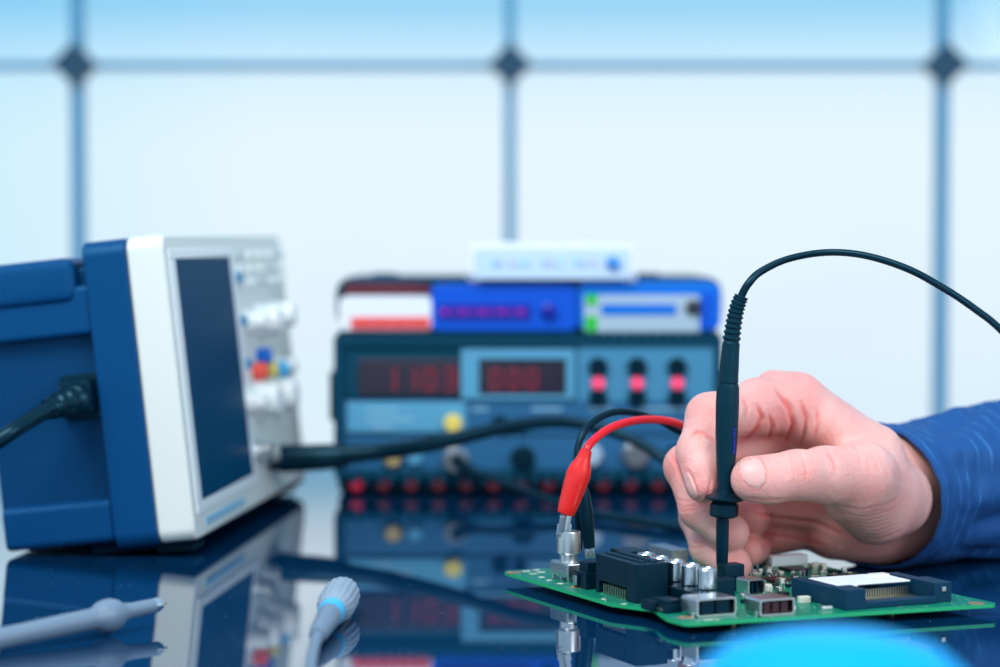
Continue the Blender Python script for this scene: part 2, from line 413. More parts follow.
# bezel with the opening of the screen sunk in
bm = BM(); plate(bm, rrect(0,SW,0,SH,.007), .0, .019); bevelall(bm, .0025, 3, 60); obj('bezel', bm, 'cream', scope)
def ring_plate(bm, o0, i0, y0, y1):   # picture-frame shape: outer rect, inner rect
    ox0,ox1,oz0,oz1 = o0; ix0,ix1,iz0,iz1 = i0
    for a in ((ox0,ox1,oz0,iz0),(ox0,ox1,iz1,oz1),(ox0,ix0,iz0,iz1),(ix1,ox1,iz0,iz1)):
        box(bm, a[0],a[1],y0,y1,a[2],a[3],.0006)
    return bm
bm = BM(); ring_plate(bm, (wa-.011,wb+.013,ha-.006,hb+.005), (wa,wb,ha,hb), -.0009, .001); obj('screen_frame', bm, 'cream2', scope)
bm = BM(); box(bm, wa,wb,-.001,.001,ha,hb,.0003); obj('screen', bm, 'screen', scope)
bm = BM(); box(bm, wa+.005,wb-.03,-.0008,.0006,ha-.0135,ha-.0095,.0002); obj('name_strip', bm, 'print', scope)
# navy shell
bm = BM(); plate(bm, rrect(-.0015,SW+.0015,-.0005,SH+.0,.008), .019, .041); bevelall(bm, .002, 3, 60); obj('front_shell', bm, 'navy', scope)
bm = BM(); box(bm, .008,SW-.008,.041,.100,.010,SH-.012,.003); obj('rear_case', bm, 'navy2', scope)
bm = BM(); plate(bm, [(x,z) for x,z in rrect(0,SW,.0035,.0255,.004)], .041, .0975); bevelall(bm, .0025, 3, 60); obj('bottom_rail', bm, 'navy', scope)
bm = BM(); plate(bm, rrect(0,SW,.108,.133,.003), .041, .104); bevelall(bm, .0012, 2, 60); obj('top_rail', bm, 'navy', scope)
bm = BM(); box(bm, -.003,SW+.003,.046,.112,.1245,.1475,.006,3); obj('carrying_handle', bm, 'navy', scope)
for wx in (.012, SW-.035):
    bm = BM(); box(bm, wx,wx+.024,.004,.024,-.0062,.002,.002); obj('foot', bm, 'blk', scope)
    bm = BM(); box(bm, wx,wx+.02,.078,.090,.0022,.0040,.0004); obj('foot', bm, 'blk', scope)
bm = BM(); box(bm, .004,SW-.004,.001,.055,-.0025,.003,.0008); obj('underside_shade', bm, 'matte', scope)  # dark sheet added to stand in for the shade under the scope
# controls on the right half of the face
def onface(px, py): return sf(px, py, -.002)
def knob(px, py, r, L, m='cream2', name='knob'):
    w_, h_ = onface(px, py)
    bm = BM(); lathe(bm, [(r*1.12,0),(r*1.12,.003),(r,.0045),(r*.94,L-.002),(r*.8,L)], Matrix.Translation((w_,0,h_)) @ Matrix.Rotation(math.pi/2,4,'X'), 26, ripple=lambda k,i: .03*(i%2))
    return obj(name, bm, m, scope)
wc0, _ = sf(238,300); wc1 = SW-.012
panel_w = (wb+.015, SW-.006)
for r_, z_ in enumerate((.142,.134,.126)):
    for c_ in range(5):
        x_ = panel_w[0]+.010+c_*(panel_w[1]-panel_w[0]-.02)/4.
        bm = BM(); box(bm, x_-.006,x_+.006,-.003,.001,z_-.0022,z_+.0022,.001); obj('button', bm, 'lgrey3' if (r_+c_)%4 == 0 else 'cream2', scope)
for k in range(5):
    z_ = ha+.012+k*(hb-ha-.024)/4
    bm = BM(); box(bm, wb+.014,wb+.020,-.0035,.001,z_-.003,z_+.003,.001); obj('button', bm, 'panel', scope)
knob(261,321,.0090,.014); knob(272,316,.0080,.016)
knob(260,401,.0100,.014); knob(274,396,.0100,.016)
knob(250,322,.006,.012); knob(250,404,.006,.012)
knob(281,366,.0045,.012)
for px,py,c_ in ((268,356,'dot'),(264,371,'orangered'),(274,369,'yellow'),(285,369,'cyan')):
    w_, h_ = sf(px, py, -.006)
    bm = BM(); lathe(bm, [(.0052,0),(.0052,.006),(.004,.008)], Matrix.Translation((w_,0,h_)) @ Matrix.Rotation(math.pi/2,4,'X'), 18); obj('channel_button', bm, c_, scope, label='coloured channel button')
for px in (262, 271, 280):
    w_, h_ = sf(px, 458-(px-280)*-.35, -.004)
    bm = BM(); lathe(bm, [(.0075,0),(.0075,.002),(.005,.0025),(.005,.010),(.0035,.010),(.0035,.004)], Matrix.Translation((w_,0,h_)) @ Matrix.Rotation(math.pi/2,4,'X'), 20); obj('signal_socket', bm, 'nickel', scope)
# power inlet on the recessed side
def sside(px, py, wv_):
    o_ = SI @ V((0,0,TZ+HC)); d = SI.to_3x3() @ ray(px, py); t_ = (wv_-o_.x)/d.x; p = o_+d*t_; return p.y, p.z
y0_, z1_ = sside(99,372,.006); y1_, z0_ = sside(66,421,.006)
ya, yb = min(y0_,y1_), max(y0_,y1_); za, zb = min(z0_,z1_), max(z0_,z1_)
bm = BM(); ring_plate_pts = None
box(bm, .0035,.010,ya,yb,za,zb,.001); obj('power_inlet', bm, 'blkgloss', scope)
print('scope screen', wa, wb, ha, hb, 'inlet', ya, yb, za, zb)

pc = SM @ V((.0035,(ya+yb)/2,(za+zb)/2))
cord = thing('power_cord', 'thick dark power cord plugged into the side of the oscilloscope', 'cable', Matrix.Translation(pc))
out = -W0
bm = BM(); hw, hh = (yb-ya)*.42, (zb-za)*.40
T = Matrix(((out.x,BK.x,UP.x,pc.x),(out.y,BK.y,UP.y,pc.y),(out.z,BK.z,UP.z,pc.z),(0,0,0,1)))
box(bm, 0,.012,-hw,hw,-hh,hh,.003,3,mtx=T); obj('plug', bm, 'blkgloss', cord, world=True)
p0 = pc+out*.010; pts = [(p0,.0085),(P(74,401,p0.y-.008),.0080),(P(60,405,p0.y-.016),.0062),(P(47,410,p0.y-.022),.0048)]
bm = BM(); tube(bm, pts, 16, 8, ridge=lambda i: .07*(1 if i%4<2 else -1) if i > 6 else 0); obj('strain_relief', bm, 'blkgloss', cord, world=True)
yy = p0.y-.022
bm = BM(); tube(bm, [(P(49,409,yy),.0042),(P(30,420,yy-.008),.0040),(P(4,437,yy-.018),.0040),(P(-40,468,yy-.02),.0040),(P(-90,520,yy-.01),.0040),(onplane(-140,566,.004),.0040),(onplane(-220,575,.004),.0040),(onplane(-420,540,.004),.0040)], 14, 10)
obj('cable', bm, 'blkgloss', cord, world=True)

# ------------------------------------------------------------------ bench instruments in the middle distance
YP = 1.427; sP = F/YP
def qx(px): return P(px, 333, YP).x
def qz(py): return Z(py, YP) - TZ
psu = thing('bench_power_supply', 'dark teal bench instrument with red digital readouts, below the white and blue boxes', 'bench instrument',
            Matrix.Translation((qx(528), YP, TZ)))
X0, X1 = qx(334)-qx(528), qx(722)-qx(528)
def lx(px): return qx(px)-qx(528)
zt, zb_ = qz(336), qz(476)
bm = BM(); box(bm, X0,X1,.004,.17,zb_,zt,.003); obj('case', bm, 'teal', psu)
def pan(name, x0, x1, y0, y1, m, t=.003, bev=.0008, dz=0):
    bm = BM(); box(bm, lx(x0),lx(x1),-t,.006,qz(y1),qz(y0),bev); return obj(name, bm, m, psu)
bm = BM(); ring_plate(bm, (X0,X1,zb_,zt), (lx(343),lx(714),qz(470),qz(346)), -.004, .008); obj('front_rim', bm, 'teal', psu)
bm = BM()
for k in range(36):
    x = X0+.004+k*(X1-X0-.008)/35
    box(bm, x-.0018,x+.0018,-.0055,.16,zt-.001,zt+.0028,.0006)
obj('top_ribs', bm, 'teal', psu)
bm = BM()
for k in range(30):
    x = X0+.004+k*(X1-X0-.008)/29
    box(bm, x-.0022,x+.0022,-.005,.16,zb_-.004,zb_+.001,.0006)
obj('bottom_ribs', bm, 'teal', psu)
pan('display_panel', 343, 577, 346, 398, 'teal', .0005)
pan('control_panel', 577, 714, 346, 402, 'panel', .002)
pan('name_panel', 343, 714, 400, 434, 'panel2', .0015)
pan('name_plate', 347, 466, 402, 432, 'panel3', .0025)
pan('lower_panel', 343, 714, 436, 470, 'panel2', .001)
pan('readout_window', 358, 466, 359, 396, 'dispblk', .0015)
bm = BM(); ring_plate(bm, (lx(461),lx(575),qz(399),qz(349)), (lx(479),lx(566),qz(395),qz(359)), -.004, .004); obj('readout_frame', bm, 'panel3', psu)
pan('readout_window', 479, 566, 359, 396, 'dispblk', .0015)
SEG = {'0':'abcdef','1':'bc','2':'abged','3':'abgcd','5':'afgcd','7':'abc','8':'abcdefg'}
def digit(ch, x, z, w_, h_, y=-.0022, th=.0013):
    bm = BM(); g = {'a':(x,x+w_,z+h_-th,z+h_),'d':(x,x+w_,z,z+th),'g':(x,x+w_,z+h_/2-th/2,z+h_/2+th/2),
        'f':(x,x+th,z+h_/2,z+h_),'b':(x+w_-th,x+w_,z+h_/2,z+h_),'e':(x,x+th,z,z+h_/2),'c':(x+w_-th,x+w_,z,z+h_/2)}
    for s_ in SEG[ch]:
        a = g[s_]; box(bm, a[0],a[1],y,y+.001,a[2],a[3],.0002)
    obj('digit', bm, 'digit', psu)
for k, ch in enumerate('1103'): digit(ch, lx(384+20*k), qz(390), .0075, .0135)
for k, ch in enumerate('000'): digit(ch, lx(490+18*k), qz(389), .0070, .0125)
for px in (598, 637, 677):
    for py, r_ in ((367,.0062),(397,.0058)):
        bm = BM(); lathe(bm, [(r_,0),(r_,.004),(r_*.8,.006)], Matrix.Translation((lx(px),-.001,qz(py))) @ Matrix.Rotation(math.pi/2,4,'X'), 20); obj('button', bm, 'blkgloss', psu)
    bm = BM(); lathe(bm, [(.0038,0),(.0038,.005),(.0025,.0065)], Matrix.Translation((lx(px),-.001,qz(383))) @ Matrix.Rotation(math.pi/2,4,'X'), 20); obj('lamp', bm, 'ledred', psu)
def knb(px, py, r_, L, m, name):
    bm = BM(); lathe(bm, [(r_*1.2,0),(r_*1.2,.002),(r_,.003),(r_,L-.001),(r_*.85,L)], Matrix.Translation((lx(px),0,qz(py))) @ Matrix.Rotation(math.pi/2,4,'X'), 22); obj(name, bm, m, psu)
knb(453,423,.0052,.008,'yellow','push_button'); knb(500,424,.0045,.006,'blkgloss','push_button'); knb(520,424,.0035,.006,'blkgloss','push_button')
knb(393,458,.0052,.007,'gold','terminal'); knb(415,458,.004,.006,'panel3','push_button'); knb(456,460,.0070,.012,'tleg','terminal'); knb(523,458,.0065,.010,'blkgloss','knob')
knb(591,455,.0060,.010,'grey','terminal'); knb(636,455,.0075,.010,'tleg','terminal'); knb(676,456,.0055,.008,'blkgloss','knob')
bm = BM()
for x0,x1,y_ in ((366,398,410),(366,414,419),(372,392,427)): box(bm, lx(x0),lx(x1),-.0032,-.002,qz(y_+1.6),qz(y_-1.6),.0002); obj('printed_line', bm, 'print', psu); bm = BM()
for x0,x1,y_ in ((472,488,409),(532,562,409),(590,612,409),(640,700,409),(530,566,424)): box(bm, lx(x0),lx(x1),-.0022,-.001,qz(y_+1.5),qz(y_-1.5),.0002); obj('printed_line', bm, 'print', psu); bm = BM()
bm.free()
for sx, m_ in ((-1,'blkgloss'),(1,'blkgloss')):
    c_ = X0-.0035 if sx < 0 else X1-.0005
    bm = BM(); box(bm, c_, c_+.005,.006,.05,qz(422),qz(372),.002); obj('side_handle', bm, m_, psu)
# plinth with the row of red terminals
bm = BM(); box(bm, X0+.002,X1-.002,.006,.165,.0012,zb_-.0035,.002); obj('plinth', bm, 'teal', psu)
for k in range(13):
    px = 356+k*27.5
    bm = BM(); lathe(bm, [(.0052,0),(.0052,.006),(.0036,.009),(.0036,.011)], Matrix.Translation((lx(px),.007,.0065)) @ Matrix.Rotation(math.pi/2,4,'X'), 18)
    obj('red_terminal', bm, 'rubyred' if k == 0 else 'maroon', psu, label='row of dark red terminals')
for x in (X0+.02, X1-.02):
    for y in (.03,.14):
        bm = BM(); cyl(bm, V((x,y,0)), V((x,y,.003)), .006); obj('foot', bm, 'blk', psu)

# things standing on the instrument
ztop = zt+.0028
def ox(px): return qx(px)
case = thing('instrument_case', 'dark rounded instrument case behind the white and blue boxes on top of the bench instrument', 'instrument case', Matrix.Translation((qx(528), YP+.055, TZ+ztop)))
Yc = YP+.055
def cz(py): return Z(py, Yc)-TZ-ztop
def cx(px): return P(px,333,Yc).x-qx(528)
bm = BM(); prism(bm, rrect(cx(336),cx(722),0,cz(277),.010), -.11, 0, RF); bevelall(bm, .002, 2, 60); obj('case', bm, 'teal', case)
bm = BM(); prism(bm, rrect(cx(344),cx(430),cz(330),cz(283),.003), 0, .003, RF); obj('front_panel', bm, 'maroon', case)
for px in (382, 650):
    bm = BM(); box(bm, cx(px)-.008,cx(px)+.008,.03,.05,cz(277)-.001,cz(277)+.002,.001); obj('lid_catch', bm, 'teal', case)
def tbox(name, label, cat, x0, x1, y0, dep, m, yfront=None, rad=.004, z0=None, ytop_to=None):
    yf = YP+.010 if yfront is None else yfront
    a = P(x0,333,yf).x; b_ = P(x1,333,yf).x; zt_ = Z(y0,yf)-TZ; zb2 = ztop if z0 is None else z0
    r_ = thing(name, label, cat, Matrix.Translation(((a+b_)/2, yf, TZ+zb2)))
    bm = BM(); prism(bm, rrect(-(b_-a)/2,(b_-a)/2,0,zt_-zb2,rad), -dep, 0, RF); bevelall(bm, .001, 2, 60); obj('casing', bm, m, r_)
    r_['zt'] = 0; del r_['zt']
    def fx(px): return P(px,333,yf).x-(a+b_)/2
    def fz(py): return Z(py,yf)-TZ-zb2
    def fpan(nm, xa, xb, ya_, yb2, mm, t=.001, rr=.001):
        bm = BM(); prism(bm, rrect(fx(xa),fx(xb),fz(yb2),fz(ya_),rr), -.001, t, RF); return obj(nm, bm, mm, r_)
    return r_, fx, fz, fpan, zt_
wbx, fx, fz, fp, _ = tbox('white_box', 'low white box with red printed band, leftmost on the bench instrument', 'box', 339, 432, 297, .04, 'wht')
fp('printed_band', 351, 430, 317, 329, 'redprint', .0008)
bm = BM()
for k in range(4): box(bm, fx(357+19*k),fx(369+19*k),-.0014,0,fz(326),fz(320),.0002)
obj('printed_marks', bm, 'orangered', wbx)
bbx, fx, fz, fp, zblue = tbox('blue_box', 'bright blue box with a row of magenta lights, middle of the three boxes', 'electronics box', 431, 577, 285, .042, 'blue')
fp('display', 439, 531, 304, 320, 'dkblue', .0012)
for k in range(9):
    bm = BM(); lathe(bm, [(.0012 if k%2 else .0017,0),(.0012 if k%2 else .0017,.001),(.0007,.0018)], Matrix.Translation((fx(444+9.6*k),-.0012,fz(312))) @ Matrix.Rotation(math.pi/2,4,'X'), 14); obj('light', bm, 'ledmag', bbx)
bm = BM(); lathe(bm, [(.0048,0),(.0048,.003),(.003,.004)], Matrix.Translation((fx(549),-.0005,fz(311))) @ Matrix.Rotation(math.pi/2,4,'X'), 18); obj('button', bm, 'dkblue', bbx)
gbx, fx, fz, fp, _ = tbox('blue_box', 'blue box with pale grey label and green squares, rightmost on the bench instrument', 'electronics box', 578.5, 721, 282, .040, 'blue2', rad=.006)
fp('label_plate', 584, 699, 295, 333, 'grey', .0012); fp('green_square', 586, 597, 294, 305, 'green', .002); fp('green_square', 585, 597, 316, 331, 'green', .002)
fp('blue_band', 601, 676, 304, 315, 'blue2', .0018); fp('end_panel', 701, 714, 293, 329, 'blue', .001)
bm = BM(); lathe(bm, [(.0048,0),(.0048,.003),(.003,.004)], Matrix.Translation((fx(693),-.001,fz(307))) @ Matrix.Rotation(math.pi/2,4,'X'), 18); obj('button', bm, 'chip', gbx)
zb3 = max(_, zblue)
tbx, fx, fz, fp, _ = tbox('translucent_box', 'pale blue white box with small coloured lights, on top of the two blue boxes', 'electronics box', 468, 636, 242, .035, 'wht', yfront=YP+.004, z0=zb3+.0045, rad=.002)
fp('front_panel', 474, 630, 249, 279, 'print', .0006); bpy.data.objects[tbx.children[-1].name].data.materials[0] = mat('pale_panel', (.58,.75,.93), .4)
cols5 = ['cyan','dot','ledmag','green','orangered']
for k, px in enumerate((494,500,512,519,526,545,552,560,576,583,592)):
    bm = BM(); box(bm, fx(px)-.0012,fx(px)+.0012,-.002,0,fz(265.5),fz(260.5),.0005); mm = mat('pale_light_%d' % (k%4), [(.25,.65,.9),(.35,.45,.85),(.6,.45,.8),(.4,.8,.7)][k%4], .4); obj('light', bm, mm, tbx)
bm = BM(); lathe(bm, [(.0042,0),(.0042,.003),(.003,.004)], Matrix.Translation((fx(613),-.0005,fz(263))) @ Matrix.Rotation(math.pi/2,4,'X'), 18); obj('button', bm, mat('mid_blue',(.05,.28,.75),.4), tbx)
for px in (474, 631):
    bm = BM(); lathe(bm, [(.0030,-.0045),(.0042,-.003),(.0048,.002)], Matrix.Translation((fx(px),.008,0)), 16); obj('foot', bm, 'wht', tbx)

# ------------------------------------------------------------------ cables in the background
sb = SM @ V((*sf(280,459,-.008)[:1], -.008, sf(280,459,-.008)[1]))
scab = thing('test_cable', 'thick black cable with a long plug, coming out of the front of the oscilloscope', 'cable', Matrix.Translation(sb))
Yq = sb.y
bm = BM(); tube(bm, [(P(279,459,Yq),.0078),(P(283,458.5,Yq),.0082),(P(316,457.5,Yq-.003),.0078),(P(338,456,Yq-.004),.0072),(P(346,455,Yq-.005),.0066)], 18, 5); obj('plug', bm, 'blkgloss', scab, world=True)
bm = BM(); tube(bm, [(P(343,455,Yq-.005),.0058),(P(385,451,Yq-.01),.0050),(P(435,443.5,Yq-.02),.0046),(P(502,428,Yq-.03),.0040),(P(552,421.5,Yq-.04),.0036),(P(592,426,Yq-.05),.0032),(P(633,440,Yq-.06),.0030),(P(662,458,Yq-.07),.0030),(P(705,492,Yq-.085),.0030),(onplane(760,525,.0036),.0030),(onplane(900,521,.0034),.0030),(onplane(1150,517,.0034),.0030)], 14, 10)
obj('cable', bm, 'blkgloss', scab, world=True)
p1 = P(456,460,YP-.012)
c2 = thing('test_lead', 'thin grey black lead curving down to the table from the bench instrument', 'cable', Matrix.Translation(p1))
bm = BM(); tube(bm, [(p1,.0042),(P(466,468,YP-.022),.0040),(P(474,473,YP-.03),.0034)], 14, 6); obj('plug', bm, 'blkgloss', c2, world=True)
bm = BM(); tube(bm, [(P(470,471,YP-.027),.0028),(P(502,482,YP-.06),.0026),(P(552,501,YP-.10),.0026),(P(597,514,YP-.13),.0026),(onplane(640,521,.0034),.0026),(onplane(690,528,.0030),.0026),(onplane(780,532,.0030),.0026),(onplane(930,531,.0030),.0026),(onplane(1120,529,.0030),.0026)], 12, 10)
obj('cable', bm, 'lead' if 'lead' in M else 'blk', c2, world=True)

# ------------------------------------------------------------------ circuit board
ang = math.radians(24.5); BZ = .0034
O2 = onplane(686, 622.5, BZ+.0016)
BMX = Matrix.Translation((O2.x, O2.y, TZ+BZ)) @ Matrix.Rotation(ang, 4, 'Z')
BIV = BMX.inverted(); TH = .0016
def bl(px, py, z=BZ+TH):       # pixel of a point on the board's top -> board coordinates
    p = BIV @ onplane(px, py, z); return p.x, p.y
LX = bl(997,604)[0]; LY = bl(502,571)[1]
print('board', LX, LY, bl(996,604), bl(501,571), bl(652,609), bl(667,619))
brd = thing('circuit_board', 'green circuit board crowded with connectors and chips, lying on the glossy table', 'circuit board', BMX)
cR, cL = V(bl(998,603.5)), V(bl(501,571)); cB = cR+cL
nA, nB, nC = V(bl(653,608.5)), V(bl(611,603)), V(bl(667,618))
nx0 = 0.0; ny = nA.y
out_ = [(.0015,-.001), tuple(cR-V((.002,0))), tuple(cR+V((0,.002))), tuple(cB-V((0,.004))), tuple(cB-V((.004,0))), tuple(cL+V((.003,0))), tuple(cL-V((-.0006,.003))), tuple(nB), tuple(nA), tuple(nC), (-.0005,.001)]
print('outline', out_)
bm = BM(); prism(bm, out_, 0, TH)
bmesh.ops.recalc_face_normals(bm, faces=bm.faces[:])
for f in bm.faces:
    f.material_index = 0 if abs(f.normal.z) > .5 else 1
obj('board', bm, ['pcb','pcbedge'], brd)
T1 = TH
for px, py in ((514,572.5),(686,617.5),(884,600),(976,603.3),(578,587)):
    x, y = bl(px, py)
    bm = BM(); lathe(bm, [(.0016,T1+.0001),(.0034,T1+.0001),(.0034,T1-.0002),(.0016,T1-.0002),(.0016,T1+.0001)], Matrix.Translation((x,y,0)), 24, cap=False); obj('mounting_ring', bm, 'copper', brd)
for x, y in ((.035,.022),(cR.x-.03,cR.y+.035),(cB.x-.03,cB.y-.03),(cL.x+.03,cL.y-.03)):
    bm = BM(); cyl(bm, V((x,y,-BZ)), V((x,y,0)), .0012, 12); obj('standoff', bm, 'pins', brd)
used = []
def part(name, px, py, dx, dy, h, m, bev=.0004, z=0, reg=True, lbl=None):   # near corner at the pixel, grows along the board axes
    x, y = bl(px, py)
    if reg: used.append((x-.001,x+dx+.001,y-.001,y+dy+.001))
    bm = BM(); box(bm, x,x+dx,y,y+dy,T1+z,T1+z+h,bev); return obj(name, bm, m, brd, label=lbl), x, y

# long black slot connector
x, y = bl(636, 604); dx, dy, h = .0155, .038, .0168
used.append((x,x+dx,y,y+dy))
bm = BM()
box(bm, x,x+dx,y,y+.009,T1,T1+h,.0005); box(bm, x,x+dx,y+dy-.003,y+dy,T1,T1+h,.0005)
box(bm, x,x+dx,y+.0088,y+dy-.0028,T1+.0055,T1+h,.0004); box(bm, x+.004,x+dx,y+.0088,y+dy-.0028,T1,T1+.0057,.0003)
for r_ in range(2):
    for k in range(13):
        yy = y+.003+k*.00262; xx = x+.0035+r_*.0055
        box(bm, xx,xx+.0032,yy,yy+.0016,T1+h-.0003,T1+h+.0007,.0002)
obj('slot_connector', bm, 'blkconn', brd)
for k in range(10):
    yy = y+.011+k*.0022
    bm = BM(); box(bm, x+.0005,x+.0010,yy,yy+.0006,T1,T1+.0045); box(bm, x+.0008,x+.0045,yy,yy+.0006,T1+.0038,T1+.0045); obj('pin', bm, 'pins', brd)
part('connector_foot', 652, 612, .010,.010,.0042,'blkconn')
# coaxial jack: metal housing, collar and barrel
x, y = bl(568, 583.5)
used.append((x,x+.012,y,y+.019))
bm = BM()
box(bm, x,x+.011,y,y+.0185,T1+.0022,T1+.0085,.0006)
for yy in (y+.0005,y+.008,y+.016): box(bm, x+.0005,x+.0018,yy,yy+.0018,T1-.001,T1+.003,.0003)
for zz in (.0040,.0058,.0072): box(bm, x-.0004,x+.001,y+.001,y+.0175,T1+zz,T1+zz+.0006,.0001)
obj('jack_housing', bm, 'nickel', brd)
px0 = P(570.5, 556, 1.035)
jx, jy = (BIV @ px0).x, (BIV @ px0).y
jx, jy = x+.0050, y+.0098
jw = BMX @ V((jx,jy,0)); print('jack at', jw, 'pixel col', 500+F*jw.x/jw.y, 'Y', jw.y)
def hz(py): return Z(py, jw.y)-TZ-BZ
ztj = hz(531)
bm = BM(); lathe(bm, [(.0040,T1+.008),(.0040,hz(558)),(.0040,hz(554)),(.0055,hz(552)),(.0055,hz(551)),(.0055,ztj-.0006),(.0052,ztj),(.0044,ztj),(.0042,ztj-.006)], Matrix.Translation((jx,jy,0)), 36); bmj = obj('jack_barrel', bm, 'nickel', brd)
# black notched connector next to it
x, y = bl(586, 590)
used.append((x,x+.011,y,y+.013))
bm = BM(); box(bm, x,x+.010,y,y+.012,T1,T1+.0075,.0004); box(bm, x+.001,x+.0095,y+.001,y+.009,T1+.0072,T1+.0120,.0006); box(bm, x-.0012,x+.002,y+.006,y+.0105,T1+.001,T1+.0062,.0003)
obj('notched_connector', bm, 'blkconn', brd)
bm = BM(); box(bm, x-.0018,x-.0008,y+.0065,y+.0098,T1+.0012,T1+.0055,.0003); obj('metal_clip', bm, 'nickel', brd)
part('connector_block', 626, 577, .012,.016,.0115,'blkconn')
# capacitors in a row on a black base
capA = onplane(707, 568, BZ+TH+.0165); capB = onplane(646, 553, BZ+TH+.0165)
a = BIV @ capA; c = BIV @ capB; dxy = (c-a)/4
base = BM()
for k in range(5):
    q = a+dxy*k; z1 = T1+.0165; used.append((q.x-.006,q.x+.006,q.y-.006,q.y+.006))
    bm = BM(); lathe(bm, [(.0041,T1+.004),(.0041,z1-.0005),(.0038,z1),(.0031,z1+.0000),(.0029,z1-.0003)], Matrix.Translation((q.x,q.y,0)), 30); o = obj('capacitor', bm, 'chrome', brd)
    bm = BM(); lathe(bm, [(.0041,T1+.0072),(.00415,T1+.0074),(.00415,T1+.0079),(.0041,T1+.0081)], Matrix.Translation((q.x,q.y,0)), 30); ob = obj('band', bm, 'blkgloss', o)
    box(base, q.x-.0052,q.x+.0052,q.y-.0060,q.y+.0060,T1,T1+.0060,.0005)
obj('capacitor_base', base, 'blkconn', brd)
part('metal_shield', 672, 566, .009,.024,.0075,'nickel', lbl='brushed metal shield behind the capacitors')
part('black_header', 712, 603, .0115,.0075,.0098,'blkconn', .0006)
part('black_header', 725, 592, .0100,.0075,.0118,'blkconn', .0006)
x, y = bl(665, 614); used.append((x,x+.012,y,y+.016))
bm = BM(); box(bm, x,x+.009,y,y+.013,T1,T1+.0036,.0004); box(bm, x+.001,x+.008,y+.001,y+.012,T1+.0034,T1+.0054,.0005); obj('edge_connector', bm, 'blkconn', brd)
bm = BM()
for k in range(5): box(bm, x-.0004,x+.0002,y+.002+k*.0021,y+.003+k*.0021,T1+.0008,T1+.002)
obj('contacts', bm, 'pins', brd)
def port(px, py, dx, dy, h, name, shell='nickel', inner='blkgloss', nin=2):
    x, y = bl(px, py); used.append((x,x+dx,y,y+dy))
    bm = BM(); t_ = .0007
    # shell open towards the board's front edge (-y)
    pr = rrect(x,x+dx,T1+.0003,T1+h,.0012,4); pi_ = rrect(x+t_,x+dx-t_,T1+.0003+t_,T1+h-t_,.0008,4)
    n_ = len(pr); y_a, y_b = y, y+dy
    A = [bm.verts.new((p[0],y_a,p[1])) for p in pr]; B_ = [bm.verts.new((p[0],y_b,p[1])) for p in pr]
    C_ = [bm.verts.new((p[0],y_a,p[1])) for p in pi_]; D_ = [bm.verts.new((p[0],y_b-.001,p[1])) for p in pi_]
    for i in range(n_):
        j = (i+1)%n_
        bm.faces.new((A[i],A[j],B_[j],B_[i])); bm.faces.new((A[i],C_[i],C_[j],A[j])); bm.faces.new((C_[i],D_[i],D_[j],C_[j]))
    bm.faces.new(B_); bm.faces.new(D_)
    o = obj(name, bm, shell, brd)
    bm = BM()
    for k in range(nin):
        w_ = (dx-.004)/nin; xa = x+.002+k*w_
        box(bm, xa+.0004,xa+w_-.0004,y+.0012,y+dy-.0015,T1+.0012,T1+h-.0016,.0003)
    obj('contact_block', bm, inner, o)
    bm = BM(); box(bm, x-.0008,x+.0002,y+.002,y+.004,T1-.002,T1+.002,.0002); box(bm, x+dx-.0002,x+dx+.0008,y+.002,y+.004,T1-.002,T1+.002,.0002); obj('solder_tab', bm, 'nickel', o)
port(697, 618.5, .0185,.013,.0078,'usb_port')
port(760, 617.5, .0165,.012,.0072,'video_port', 'nickel','chipm',3)
port(748, 597, .0085,.010,.0075,'small_port','nickel','blkgloss',2)
part('white_connector', 801, 604, .005,.003,.0030,'smdw'); part('white_connector', 790, 611, .003,.003,.002,'smdw'); part('crystal', 822, 611, .0055,.0025,.0018,'nickel')
# card slot: frame walls, metal cover, inner pins
x, y = bl(846, 611.0); cw = bl(968,605)[0]-x-.001; cd = .043; h = .0088
used.append((x,x+cw,y,y+cd))
bm = BM()
box(bm, x,x+.010,y,y+.012,T1,T1+h,.0005)
box(bm, x,x+.006,y+.0118,y+cd,T1,T1+h*.92,.0005)
box(bm, x+cw-.009,x+cw,y+.002,y+.020,T1,T1+h*.98,.0005)
box(bm, x+cw-.006,x+cw,y+.0198,y+cd,T1,T1+h*.85,.0005)
box(bm, x+.0098,x+cw-.0088,y+.0005,y+.006,T1,T1+.0030,.0005)
box(bm, x+.0058,x+cw-.0058,y+cd-.006,y+cd,T1,T1+h*.85,.0005)
box(bm, x+.0058,x+cw-.0058,y+.0058,y+cd-.006,T1,T1+.0012,.0002)
sl = obj('card_slot', bm, 'slotblue', brd)
bm = BM(); box(bm, x+.0058,x+cw-.0115,y+.016,y+cd-.004,T1+h*.84,T1+h*.84+.0008,.0003); box(bm, x+.0115,x+.014,y+.0125,y+.0165,T1+h*.84,T1+h*.84+.0008,.0003); obj('metal_cover', bm, 'wht', sl)
bm = BM()
for k in range(30):
    xx = x+.0075+k*(cw-.018)/29
    box(bm, xx,xx+.0006,y+.013,y+.020,T1+.0012,T1+.0017)
    box(bm, xx,xx+.0006,y+.0196,y+.0202,T1+.0012,T1+.005)
obj('contacts', bm, 'pins', sl)
bm = BM(); box(bm, x+cw-.0055,x+cw-.0035,y+.0012,y+.0022,T1+.0048,T1+.0068,.0002); obj('latch', bm, 'nickel', sl)
bm = BM(); box(bm, x+cw-.020,x+cw-.012,y+.031,y+.036,T1+h*.92,T1+h*.92+.0008,.0002); obj('sticker', bm, 'smdw', sl)
